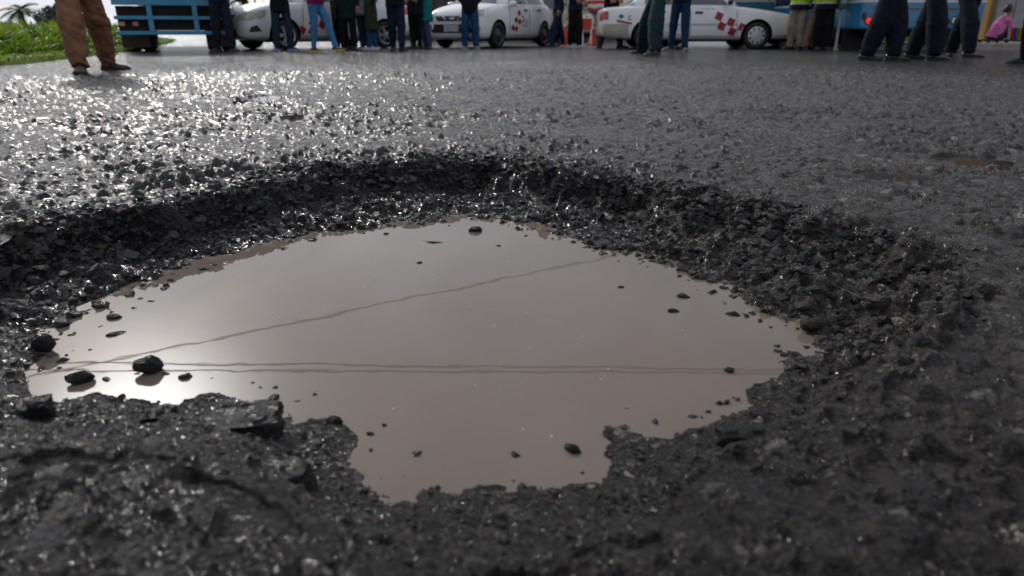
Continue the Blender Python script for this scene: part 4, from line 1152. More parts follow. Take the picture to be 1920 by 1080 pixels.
# ---- blue truck seen from behind, left
BLUEP = mat('blue_truck_paint', (.014, .21, .36), .35, noise=.2, nscale=3, coat=.4)
BLUEB = mat('blue_bus_paint', (.015, .17, .34), .32, noise=.2, nscale=2, coat=.4)
BLUE2 = mat('teal_bus_paint', (.008, .13, .20), .35, noise=.2, nscale=2, coat=.3)
NAVYP = mat('navy_bus_paint', (.008, .015, .06), .35, coat=.4)
WHITEB = mat('white_bus_paint', (.55, .55, .54), .35, noise=.15, nscale=2, coat=.3)
def big_wheel(parent, x, y, z, rad, wd):
    w = bpy.data.objects.new('wheel', None); link(w, parent); w.location = (x, y, z)
    bm = bmesh.new()
    lathe(bm, [(rad * .55, -wd * .5), (rad * .93, -wd * .5), (rad, -wd * .36), (rad, wd * .36), (rad * .93, wd * .5), (rad * .55, wd * .5)], 32, 'Y', False)
    bmesh.ops.recalc_face_normals(bm, faces=bm.faces)
    bm_obj('tyre', bm, TYRE, w, True)
    bm = bmesh.new(); lathe(bm, [(rad * .56, -wd * .3), (rad * .5, -wd * .1), (rad * .2, wd * .05), (rad * .56, wd * .3)], 24, 'Y')
    bm_obj('rim', bm, STEELD, w, True)
tx, ty = un(322, 98.0)
tr = empty('truck', (tx, ty + .35, 0), R(111)); tag(tr, 'blue truck seen from behind with slatted blue rear frame', 'truck')
box_obj('chassis', (.15, 6.5, -.45, .45, .52, .72), UNDER, tr)
for sy in (-1, 1):
    for yy in (.62, .89): big_wheel(tr, .95, sy * yy, .43, .43, .25)
    big_wheel(tr, 5.2, sy * .95, .43, .43, .25)
    box_obj('mudflap', (.38, .40, sy * .78 - .25, sy * .78 + .25, .08, .50), mat('mudflap_brown', (.035, .026, .018), .7, noise=.4, nscale=6), tr)
for z0, z1, nm in ((.845, .965, 'top_beam'), (.59, .655, 'rear_bar'), (.315, .385, 'rear_bar')):
    box_obj(nm, (-.06, .0, -1.04, 1.04, z0, z1), BLUEP, tr, .008)
for yy in (.42, -.38):
    box_obj('upright', (-.057, -.004, yy - .045, yy + .045, .386, .589), BLUEP, tr); box_obj('upright', (-.057, -.004, yy - .045, yy + .045, .656, .844), BLUEP, tr)
for yy, mm in ((.93, LAMPOR), (.70, LAMPRED), (-.68, LAMPRED)):
    box_obj('tail_light', (.012, .05, yy - .05, yy + .05, .47, .55), mm, tr, .008)
box_obj('lamp_panel', (.05, .12, -1.0, 1.0, .40, .83), UNDER, tr)
box_obj('deck', (.02, 5.0, -1.06, 1.06, .968, 1.05), WHITEB, tr, .01)
box_obj('tailgate', (.02, .08, -1.06, 1.06, 1.055, 1.75), BLUEP, tr, .01)
for sy in (-1, 1): box_obj('side_board', (.085, 4.9, sy * 1.03 - .03, sy * 1.03 + .03, 1.055, 1.75), BLUEP, tr, .01)
cabt = box_obj('cab', (5.05, 6.9, -1.0, 1.0, .5, 2.35), BLUEP, tr, .12)
box_obj('rear_window', (5.035, 5.049, -.7, .7, 1.6, 2.1), GLASS, cabt)
# ---- blue bus seen from behind, right
bx_, by_ = un(1717, 96.5)
bu = empty('bus', (bx_, by_, 0), R(90 + 3)); tag(bu, 'light blue bus seen from behind with one red tail lamp lit', 'bus', 'buses parked on the far side')
W2 = 1.24
bb = box_obj('body', (0, 7.0, -W2, W2, .42, .97), BLUEB, bu, .05)
box_obj('stripe', (-.004, 7.004, -W2 - .006, W2 + .006, .905, .955), WHITEB, bu, .002)
up = box_obj('upper_body', (.03, 6.97, -W2 + .02, W2 - .02, .972, 2.85), NAVYP, bu, .10)
box_obj('rear_window', (.012, .028, -.95, .95, 1.55, 2.35), GLASS, up)
for i in range(6):
    for sy in (-1, 1): box_obj('window', (.5 + i * 1.05, 1.4 + i * 1.05, sy * (W2 - .012) - .006, sy * (W2 - .012) + .006, 1.5, 2.3), GLASS, up)
def lamp(parent, y, z, rad, m, ringm=CHROME, x=-.002):
    bm = bmesh.new(); g = bmesh.ops.create_cone(bm, cap_ends=True, segments=20, radius1=rad, radius2=rad * .8, depth=.03)
    for v in bm.verts: v.co = Vector((x - .015 - v.co.z * 1.0, y + v.co.x, z + v.co.y))
    l = bm_obj('tail_light', bm, m, parent, False)
    bm = bmesh.new()
    for (r0, r1) in ((rad * 1.02, rad * 1.28),):
        A = [bm.verts.new((x - .008, y + r0 * math.cos(6.283 * i / 20), z + r0 * math.sin(6.283 * i / 20))) for i in range(20)]
        B = [bm.verts.new((x - .012, y + r1 * math.cos(6.283 * i / 20), z + r1 * math.sin(6.283 * i / 20))) for i in range(20)]
        for i in range(20): bm.faces.new((A[i], A[(i + 1) % 20], B[(i + 1) % 20], B[i]))
    bm_obj('lamp_ring', bm, BLACKPL, l)
lamp(bu, 1.08, .575, .062, mat('tail_red_lit', (.5, .02, .015), .2, emis=((1, .03, .02), .5)))
lamp(bu, -.66, .575, .066, mat('lamp_white', (.55, .55, .52), .3))
lamp(bu, -1.06, .575, .062, LAMPRED)
box_obj('side_lamp', (-.03, -.001, 1.16, 1.22, .60, .72), BLACKPL, bu)
box_obj('bumper_trim', (-.035, -.001, -1.0, 1.0, .80, .825), mat('brass_trim', (.20, .17, .10), .4, metal=.5), bu)
box_obj('rear_step', (-.08, .25, -.45, -.15, .26, .30), BLUE2, bu)
for sy in (-1, 1):
    big_wheel(bu, 1.3, sy * 1.03, .42, .42, .40); big_wheel(bu, 5.4, sy * 1.05, .42, .42, .26)
    box_obj('mudflap', (.55, .58, sy * 1.0 - .27, sy * 1.0 + .27, .02, .43), UNDER, bu)
box_obj('underframe', (.3, 6.6, -.9, .9, .28, .43), UNDER, bu)
# ---- blue and white bus broadside behind the boxy sedan
b2 = empty('bus', (at(1400, 18.6), 18.6, 0), R(0)); tag(b2, 'teal and white bus parked broadside behind the boxy white sedan', 'bus', 'buses parked on the far side')
box_obj('body', (-2.9, 2.35, 0, 2.2, .42, 1.04), BLUE2, b2, .06)
u2 = box_obj('upper_body', (-2.88, 2.33, .02, 2.18, 1.043, 2.75), WHITEB, b2, .10)
for i in range(4): box_obj('window', (-2.6 + i * 1.2, -1.6 + i * 1.2, .002, .018, 1.5, 2.25), GLASS, u2)
for i, xx in enumerate((.45, .62, .95)):
    bm = bmesh.new(); bar(bm, (xx, -.03, 1.0), (xx, -.03, 1.35), .04, .03); bm_obj('grab_rail', bm, ALLOY, b2)
for xx in (-1.9, 1.55):
    big_wheel(b2, xx, .17, .42, .42, .26); big_wheel(b2, xx, 2.0, .42, .42, .26)
box_obj('underframe', (-2.7, 2.1, .3, 1.9, .27, .43), UNDER, b2)
box_obj('rear_panel', (2.352, 2.40, .3, 1.9, .30, .62), BLUE2, b2, .01)
lampm = box_obj('tail_light', (1.98, 2.20, -.02, -.001, .50, .57), LAMPRED, b2)

# ------------------------------------------------------------------ people
def tube(bm, pts, rad, n=12, cap=True, ref=None):
    pts = [Vector(p) for p in pts]; rings = []
    for i, p in enumerate(pts):
        d = (pts[min(i + 1, len(pts) - 1)] - pts[max(i - 1, 0)]).normalized()
        rf = Vector(ref) if ref else Vector((1, 0, 0))
        if abs(d.dot(rf)) > .92: rf = Vector((0, 1, 0))
        s = (rf - d * rf.dot(d)).normalized(); u = d.cross(s)
        rx, ry = rad[i] if isinstance(rad[i], (tuple, list)) else (rad[i], rad[i])
        rings.append([bm.verts.new(p + s * rx * math.cos(6.28318 * k / n) + u * ry * math.sin(6.28318 * k / n)) for k in range(n)])
    for A, B in zip(rings, rings[1:]):
        for k in range(n): bm.faces.new((A[k], A[(k + 1) % n], B[(k + 1) % n], B[k]))
    if cap: bm.faces.new(rings[0][::-1]); bm.faces.new(rings[-1])
def ball(bm, c, r):
    g = bmesh.ops.create_uvsphere(bm, u_segments=14, v_segments=10, radius=1)
    for v in g['verts']: v.co = Vector((c[0] + v.co.x * r[0], c[1] + v.co.y * r[1], c[2] + v.co.z * r[2]))
def fuse(name, bm, m, parent, vox, smooth=2, wr=None):
    bmesh.ops.recalc_face_normals(bm, faces=bm.faces)
    o = bm_obj(name, bm, m, None)
    md = o.modifiers.new('r', 'REMESH'); md.mode = 'VOXEL'; md.voxel_size = vox; md.use_smooth_shade = True
    if smooth:
        sm = o.modifiers.new('s', 'SMOOTH'); sm.factor = .5; sm.iterations = smooth
    bake(o)
    if wr:
        me = o.data; me.update()
        nr = [v.normal.copy() for v in me.vertices]
        for v, n in zip(me.vertices, nr):
            v.co += n * wr(v.co)
    if not o.data.materials: o.data.materials.append(m)
    o.data.polygons.foreach_set('use_smooth', [True] * len(o.data.polygons))
    o.parent = parent
    return o
SKIN = mat('skin', (.32, .18, .12), .5, noise=.15, nscale=20)
SKIN2 = mat('skin_tan', (.24, .13, .085), .5, noise=.15, nscale=20)
HAIR = mat('black_hair', (.012, .010, .009), .4, bump=.6, bscale=120)
def cloth(name, c, rough=.85): return mat(name, c, rough, noise=.35, nscale=9, bump=.35, bscale=160, spec=.15)
def shoe(parent, x, y, z, yaw, upper, sole, ln=.285, boot=False, pitch=0.0):
    """a shoe: upper with a sole under it; toe along local +x"""
    st = [(-.5, .50, .62), (-.46, .74, .80), (-.36, .86, .92), (-.18, .86, .90), (-.02, .82, .66), (.14, .94, .62), (.28, 1.0, .54), (.39, .93, .48), (.46, .72, .40), (.5, .42, .26)]
    hw_, hh = ln * .185, ln * (.46 if boot else .36)
    bm = bmesh.new(); rings = []
    for t, w, h in st:
        ring = []
        for k in range(9):
            a = math.pi * k / 8
            ring.append(bm.verts.new((t * ln, hw_ * w * math.cos(a) * (1 - .25 * math.sin(a)), .022 + max(.01, hh * h - .022) * math.sin(a) ** .8)))
        rings.append(ring)
    for A, B in zip(rings, rings[1:]):
        for k in range(8): bm.faces.new((A[k], B[k], B[k + 1], A[k + 1]))
        bm.faces.new((A[8], B[8], B[0], A[0]))
    bm.faces.new(rings[0]); bm.faces.new(rings[-1][::-1])
    bmesh.ops.recalc_face_normals(bm, faces=bm.faces)
    o = bm_obj('shoe', bm, upper, parent, True)
    o.location = (x, y, z); o.rotation_euler = (0, pitch, yaw)
    bm = bmesh.new(); A = []; B = []
    out = [(t * ln * 1.03, hw_ * w * 1.08) for t, w, h in st] + [(t * ln * 1.03, -hw_ * w * 1.08) for t, w, h in st[::-1]]
    for (px_, py_) in out:
        A.append(bm.verts.new((px_, py_, 0.0 + (.008 if px_ > ln * .42 else 0)))); B.append(bm.verts.new((px_, py_, .026)))
    n = len(A)
    for k in range(n): bm.faces.new((A[k], A[(k + 1) % n], B[(k + 1) % n], B[k]))
    bm.faces.new(A[::-1]); bm.faces.new(B)
    bmesh.ops.recalc_face_normals(bm, faces=bm.faces)
    bm_obj('sole', bm, sole, o)
    return o
def hand(bm, w, d, sc=1.0, curl=.5, side=1):
    """palm and five separate fingers hanging along direction d from wrist w"""
    w, d = Vector(w), Vector(d).normalized()
    s = d.cross(Vector((0, 1, 0))).normalized(); u = s.cross(d)
    tube(bm, [w - d * .02, w + d * .03, w + d * .085], [(.028, .020), (.040, .017), (.042, .014)], 10, True, s)
    for k in range(4):
        off = (k - 1.5) * .021; l = (.065, .078, .073, .058)[k]
        b0 = w + d * .08 + s * off
        p1 = b0 + d * l * .45; p2 = p1 + (d * .8 + u * curl) .normalized() * l * .33; p3 = p2 + (d * .45 + u * curl * 1.6).normalized() * l * .26
        tube(bm, [b0, p1, p2, p3], [.0095, .009, .008, .006], 7)
    b0 = w + d * .025 + s * .036 * side; p1 = b0 + (d * .5 + s * side * .7 + u * .3).normalized() * .035; p2 = p1 + (d * .9 + s * side * .2 + u * .4).normalized() * .03
    tube(bm, [w + d * .02 + s * .02 * side, b0, p1, p2], [.013, .012, .0105, .007], 7)
def person(label, fa, fb, face, H=1.70, trousers=(.02, .02, .02), top=(.02, .02, .02), shoes=(.02, .02, .02), sole=(.03, .03, .03), hem=.86, loose=1.0, hip=None,
           lift=(0, 0), kb=(.03, .03), coat=None, hemband=None, boot=False, arms='down', group='bystanders at the far side of the road', skin=SKIN, shine=.6, shoelen=.285, wr=1.0, key='x', extra=None):
    """fa, fb: (picture column, picture row on the ground, toe direction in degrees) of the two feet"""
    A, B = un(fa[0], fa[1]), un(fb[0], fb[1])
    # left and right foot as seen from the facing direction
    cx_, cy_ = (A[0] + B[0]) / 2, (A[1] + B[1]) / 2
    root = empty('person', (cx_, cy_, 0)); tag(root, label, 'person', group)
    k = H / 1.72
    f = Vector((math.cos(R(face)), math.sin(R(face)), 0)); rt = Vector((f.y, -f.x, 0))   # rt: the person's right
    feet = []
    for P_, q, lf, kk in ((A, fa, lift[0], kb[0]), (B, fb, lift[1], kb[1])):
        feet.append((Vector((P_[0] - cx_, P_[1] - cy_, lf)), R(q[2]), lf, kk))
    feet.sort(key=lambda q: q[0].dot(rt))          # most left first
    hc = Vector((0, 0, .90 * k)) + (Vector((hip[0], hip[1], 0)) if hip else Vector((0, 0, 0)))
    up = Vector((0, 0, 1))
    legs = []
    for i, (ft, yaw, lf, kk) in enumerate(feet):
        sg = -1 if i == 0 else 1
        hipj = hc + rt * sg * .088 * k
        tdir = Vector((math.cos(yaw), math.sin(yaw), 0))
        ank = ft - tdir * 0 + up * .095 * k
        knee = hipj.lerp(ank, .52) + (f * .6 + tdir * .4) * kk
        legs.append((hipj, knee, ank, tdir, yaw, lf, ft))
    ref = tuple(rt)
    tm = cloth('trousers_' + key, trousers); topm = cloth('top_' + key, top)
    # trousers
    bm = bmesh.new(); lo = loose * 1.12
    for (hj, kn, an, td, yaw, lf, ft) in legs:
        tube(bm, [hj + up * .06 * k, hj - up * .05 * k, hj.lerp(kn, .5), kn, kn.lerp(an, .45), an - up * .028 * k],
             [(.095 * k, .100 * k), (.094 * k * (.9 + .1 * lo), .102 * k * (.9 + .1 * lo)), (.082 * k * (.65 + .35 * lo), .088 * k * (.65 + .35 * lo)), (.064 * k * lo, .068 * k * lo), (.058 * k * lo, .063 * k * lo), (.052 * k * (.4 + .6 * lo), .058 * k * (.4 + .6 * lo))], 14, True, ref)
    tube(bm, [hc - up * .07 * k, hc + up * .03 * k, hc + up * .14 * k], [(.150 * k, .105 * k), (.172 * k, .122 * k), (.150 * k, .108 * k)], 16, True, ref)
    sd = hash(label) % 97 if False else sum(map(ord, label)) % 97
    def wrk(co):
        z = co.z / k
        p = Vector((co.x * 11 + sd + co.z * 6, co.y * 11 - co.z * 5, co.z * 13 + co.x * 7))
        a = .004 + .009 * math.exp(-((z - .12) / .09) ** 2) + .006 * math.exp(-((z - .48) / .10) ** 2) + .005 * math.exp(-((z - .84) / .08) ** 2)
        return wr * a * (mnoise.noise(p) + .6 * mnoise.noise(p * 2.1)) * 1.25
    fuse('trousers', bm, tm, root, .0125 if fa[1] > 110 else .015, 1, wrk)
    # top
    bm = bmesh.new(); sh = hc + up * .53 * k
    hz = hem * k
    base = Vector((hc.x, hc.y, hz))
    wst = hc + up * .20 * k
    if hz < hc.z + .1 * k:
        fl = 1.0 + max(0, (.80 - hem)) * .25
        prof = [base, base.lerp(wst, .5), wst, hc + up * .38 * k, sh]
        rads = [(.192 * k * fl, .142 * k * fl), (.188 * k * (1 + (fl - 1) * .6), .140 * k), (.172 * k, .130 * k), (.195 * k, .135 * k), (.165 * k, .095 * k)]
    else:
        prof = [base, wst + up * .02, hc + up * .38 * k, sh]; rads = [(.178 * k, .130 * k), (.168 * k, .126 * k), (.195 * k, .135 * k), (.165 * k, .095 * k)]
    tube(bm, prof, rads, 18, True, ref)
    hands = []
    for sg in (-1, 1):
        s0 = sh + rt * sg * .175 * k - up * .02
        if arms == 'front': el = s0 + rt * sg * .07 - up * .28 * k + f * .03; wr_ = el - rt * sg * .12 + f * .20 * k - up * .06
        elif arms == 'pocket': el = s0 + rt * sg * .11 - up * .28 * k - f * .07; wr_ = hc + rt * sg * .150 * k + up * .06 + f * .03
        elif arms == 'swing': el = s0 + rt * sg * .05 - up * .29 * k - f * .06 * sg; wr_ = el - up * .22 * k + f * .12 * sg
        else: el = s0 + rt * sg * .06 - up * .29 * k - f * .02; wr_ = el - up * .24 * k + f * .06
        tube(bm, [s0 - rt * sg * .05, s0, s0.lerp(el, .5), el, el.lerp(wr_, .5), wr_], [.075 * k, .072 * k, .060 * k, .053 * k, .047 * k, .042 * k], 10)
        hands.append((wr_, (wr_ - el).normalized(), sg))
    def wrt(co):
        p = Vector((co.x * 7 + sd, co.y * 7, co.z * 13)); return wr * .009 * (mnoise.noise(p) + .5 * mnoise.noise(p * 2.3))
    tp = fuse('top', bm, topm, root, .017, 1, wrt)
    if hemband:
        bm = bmesh.new(); tube(bm, [base - up * .035, base + up * .012], [(.188 * k, .138 * k), (.195 * k, .146 * k)], 18, True, ref)
        bm_obj('hem', bm, cloth('hem_' + key, hemband), tp, True)
    # body: one surface under the clothes
    bm = bmesh.new()
    tube(bm, [hc - up * .04, hc + up * .1 * k, hc + up * .3 * k, sh - up * .03], [(.135 * k, .09 * k), (.12 * k, .085 * k), (.15 * k, .10 * k), (.13 * k, .07 * k)], 14, True, ref)
    nk = sh + up * .02; hd = sh + up * .205 * k + f * .02
    tube(bm, [sh - up * .05, nk, nk + up * .10 * k + f * .01], [.075 * k, .058 * k, .055 * k], 12)
    ball(bm, hd, (.075 * k, .075 * k, .112 * k)); ball(bm, hd + f * .03 * k - up * .02, (.058 * k, .058 * k, .085 * k))
    ball(bm, hd + f * .095 * k - up * .018, (.016, .016, .024))
    for sg in (-1, 1): ball(bm, hd + rt * sg * .078 * k - up * .005, (.014, .014, .030))
    for (hj, kn, an, td, yaw, lf, ft) in legs:
        tube(bm, [hj, hj.lerp(kn, .5), kn, kn.lerp(an, .4), an, an - up * .04], [.08 * k, .068 * k, .047 * k, .048 * k, .034 * k, .036 * k], 10)
        tube(bm, [an - up * .04 - td * .03, an - up * .06 + td * .09], [.035, .028], 8)
    for (w, d, sg) in hands: tube(bm, [sh + rt * sg * .12 * k, sh + rt * sg * .16 * k - up * .1, w - d * .2, w - d * .0], [.05, .045, .036, .027], 9)
    for (w, d, sg) in hands: tube(bm, [w - d * .02, w + d * .05], [.028, .030], 8)
    bo = fuse('body', bm, skin, root, .018, 1)
    bm = bmesh.new(); bm.from_mesh(bo.data)
    for (w, d, sg) in hands: hand(bm, w, d, 1, .5, -sg)
    bm.to_mesh(bo.data); bm.free(); bo.data.polygons.foreach_set('use_smooth', [True] * len(bo.data.polygons))
    for sg in (-1, 1):
        bm = bmesh.new(); ball(bm, hd + f * .076 * k + rt * sg * .031 * k + up * .012, (.012, .012, .010)); bm_obj('eye', bm, mat('eye', (.05, .03, .02), .1), bo, True)
    bm = bmesh.new(); c_ = hd + f * .080 * k - up * .062; tube(bm, [c_ - rt * .024, c_ + f * .006, c_ + rt * .024], [.004, .007, .004], 6); bm_obj('mouth', bm, mat('lips', (.22, .07, .06), .5), bo, True)
    bm = bmesh.new(); ball(bm, hd + up * .030 * k - f * .018, (.083 * k, .083 * k, .098 * k))
    bmesh.ops.delete(bm, geom=[v for v in bm.verts if (v.co - hd).dot(f) > .04 * k and v.co.z < hd.z + .06 * k], context='VERTS')
    bm_obj('hair', bm, HAIR, root, True)
    sm_ = mat('shoe_' + key, shoes, shine, noise=.2, nscale=20); so = mat('sole_' + key, sole, .7)
    for (hj, kn, an, td, yaw, lf, ft) in legs:
        c_ = ft + td * shoelen * .22
        shoe(root, c_.x, c_.y, lf * (.6 if lf else 1) + .004, yaw, sm_, so, shoelen * k, boot, pitch=(.35 if lf > .03 else 0))
    if extra: extra(root, hc, f, rt, up, k)
    return root
def bag(root, hc, f, rt, up, k):
    c_ = hc + rt * .24 - up * .12
    bm = bmesh.new(); box(bm, c_.x - .06, c_.x + .06, c_.y - .12, c_.y + .12, c_.z - .17, c_.z + .10, .03)
    b_ = bm_obj('bag', bm, cloth('black_bag', (.012, .012, .013)), root)
    bm = bmesh.new(); tube(bm, [c_ + up * .1 + f * .09, c_ + up * .5, hc + up * .54], [.014, .014, .014], 6); bm_obj('strap', bm, cloth('black_bag', (.012, .012, .013)), b_)
def hivis(root, hc, f, rt, up, k):
    ref = tuple(rt)
    for z0, z1, m in ((.000, .028, mat('reflective_tape', (.40, .42, .43), .3)), (-.105, -.003, cloth('navy_vest', (.010, .014, .028)))):
        bm = bmesh.new(); tube(bm, [hc + up * z0 * k, hc + up * z1 * k], [(.204 * k, .156 * k), (.198 * k, .152 * k)], 18, False, ref)
        bm_obj('reflective_band' if z0 > -.05 else 'jacket_hem', bm, m, root, True)
BW = (.012, .012, .013)
person('man in brown corduroy trousers and brown shoes standing near the grass verge', (153, 139, -62), (207, 131.5, -14), -50, 1.66, (.19, .092, .054), (.10, .05, .03), (.050, .036, .022), (.010, .009, .008), .93, 1.6, wr=1.8, hip=(-.05, 0), key='brown', shoelen=.325, group='bystanders nearer the pothole')
person('man in dark navy clothes standing at the rear of the blue truck', (410, 97, -105), (436, 97, -35), -60, 1.72, (.010, .016, .024), (.008, .014, .034), (.035, .022, .015), (.05, .05, .05), .90, 1.25, key='navy', arms='pocket')
person('man in black jacket and dark teal jeans with bright blue shoes', (520, 95.5, -85), (547, 95.3, -25), -70, 1.72, (.018, .034, .048), (.010, .011, .014), (.015, .06, .26), (.35, .38, .42), .74, 1.15, key='blueshoe', arms='front')
person('woman in light blue skinny jeans and magenta top with yellow soled shoes', (589, 97.5, -22), (630, 97.5, 8), -30, 1.66, (.055, .175, .36), (.20, .006, .085), (.012, .014, .03), (.55, .38, .01), .89, .92, key='magenta', kb=(.04, .02), hip=(-.10, 0), lift=(0, .03), arms='front', shoelen=.26)
person('person all in black standing behind the woman in light jeans', (634, 92.6, -90), (650, 92.6, -70), -80, 1.7, (.007, .007, .009), (.007, .007, .010), BW, BW, .80, 1.05, key='black', arms='front')
person('person in dark green jacket carrying a black shoulder bag', (645, 94, -95), (666, 94, -75), -85, 1.70, (.006, .008, .009), (.008, .018, .018), BW, BW, .62, 1.1, key='green', extra=bag)
person('person in pale blue grey jacket half hidden behind the olive coat', (681, 92.4, -100), (690, 92.4, -80), -90, 1.68, (.018, .032, .055), (.26, .30, .36), (.02, .02, .02), (.5, .5, .5), .72, 1.0, key='palegrey', arms='pocket')
person('woman in long olive coat and blue jeans with white shoes', (694, 93.5, 190), (705, 93.3, 215), 200, 1.64, (.02, .07, .16), (.040, .042, .022), (.42, .40, .50), (.55, .52, .58), .42, .95, key='olive', arms='pocket', shoelen=.26)
person('man in dark navy jeans and black jacket beside the olive coat', (737, 95, -80), (754, 95.4, -55), -75, 1.74, (.010, .015, .032), (.008, .010, .014), BW, BW, .84, 1.25, key='navyjeans', arms='front')
person('person in black trousers with hands clasped beside the teal jacket', (776, 92.4, 200), (788, 92.4, 190), -100, 1.68, (.006, .006, .008), (.010, .012, .020), BW, BW, .72, 1.0, key='clasp', arms='front')
person('person in bright teal jacket left of the white hatchback', (798, 92, -100), (806, 92.2, -80), 170, 1.66, (.05, .055, .14), (.008, .17, .18), BW, BW, .60, 1.0, key='teal', arms='front')
person('man in black jacket and blue jeans standing before the white hatchback', (872, 91.6, -110), (893, 91.6, -75), -90, 1.70, (.014, .055, .14), (.008, .009, .012), (.16, .15, .14), (.35, .34, .32), .76, 1.35, key='bluejeans', arms='pocket')
person('person in navy jeans striding behind the man in black trousers', (1035, 88, 200), (1056, 87.3, 170), 190, 1.70, (.010, .026, .055), (.010, .016, .030), BW, BW, .85, 1.1, key='stride', lift=(0, .05))
person('man in black trousers and navy pullover with white trainers by the cone', (1068, 89, -30), (1085, 89.2, -20), -60, 1.72, (.009, .009, .008), (.008, .020, .034), (.4, .4, .4), (.5, .5, .5), .84, 1.25, key='trainer', arms='front')
person('man in grey trousers and black jacket with a red hem', (1124, 90.6, -110), (1162, 90.6, -20), -75, 1.70, (.055, .055, .060), (.007, .006, .008), BW, BW, .88, 1.3, key='greytr', hemband=(.24, .008, .015), arms='front')
person('big man in dark teal jeans walking left across the road', (1203, 101.5, 188), (1228, 105.8, 205), 185, 1.80, (.008, .026, .032), (.01, .015, .02), (.012, .014, .02), (.05, .05, .055), .98, 1.7, key='tealjeans', hip=(.10, .0), arms='swing', group='bystanders nearer the pothole')
person('man in blue jeans and tan boots behind the big man in teal jeans', (1258, 96.3, 200), (1283, 97, -95), -110, 1.72, (.010, .030, .075), (.012, .015, .03), (.13, .11, .075), (.22, .19, .13), .90, 1.15, key='boots', boot=True, arms='pocket')
person('officer in khaki trousers and yellow safety jacket, left one of the pair', (1480, 94, -160), (1497, 94.2, -120), -120, 1.72, (.23, .20, .165), (.46, .72, .02), BW, BW, .81, 1.35, key='khaki', boot=True, arms='front', extra=hivis, group='officers beside the bus')
person('officer in brown khaki trousers and yellow safety jacket, right one of the pair', (1508, 94.4, -100), (1519, 94.3, -70), 160, 1.74, (.19, .145, .115), (.44, .64, .03), BW, BW, .81, 1.25, key='khakibrown', boot=True, hip=(.10, 0), extra=hivis, group='officers beside the bus')
person('officer in black trousers and yellow safety jacket in front of the bus wheel', (1529, 95, -100), (1545, 95.3, -70), -90, 1.72, (.005, .005, .006), (.40, .58, .03), BW, BW, .82, 1.5, key='blackofficer', boot=True, arms='front', extra=hivis, group='officers beside the bus')
DK = (.0065, .010, .018); DT = (.006, .008, .016)
person('man in dark navy uniform trousers with polished shoes, nearest the red tail lamp', (1622, 113.5, -28), (1672, 114, -12), -45, 1.78, DK, DT, (.010, .010, .011), BW, 1.0, 1.75, key='uniforma', arms='front', shine=.12, hip=(.05, 0), group='uniformed men by the blue bus', shoelen=.30)
person('man in dark navy uniform trousers in the middle of the uniformed three', (1706, 111.5, -25), (1748, 113.8, -3), -40, 1.76, DK, DT, (.010, .010, .011), BW, 1.0, 1.75, key='uniformb', arms='pocket', shine=.15, hip=(.04, 0), group='uniformed men by the blue bus', shoelen=.30)
person('man in dark uniform trousers standing rightmost of the uniformed three', (1778, 106, -115), (1814, 108.6, -18), -70, 1.76, DK, DT, (.014, .014, .015), BW, 1.0, 1.65, key='uniformc', arms='front', shine=.3, hip=(0, 0), group='uniformed men by the blue bus', shoelen=.30)
person('person in black trousers with white side stripe at the right edge', (1921, 121, 184), (1952, 124, 200), 190, 1.74, (.005, .005, .006), BW, (.008, .008, .010), BW, .98, 1.4, key='edge', group='uniformed men by the blue bus', shoelen=.31,
       extra=lambda root, hc, f, rt, up, k: None)

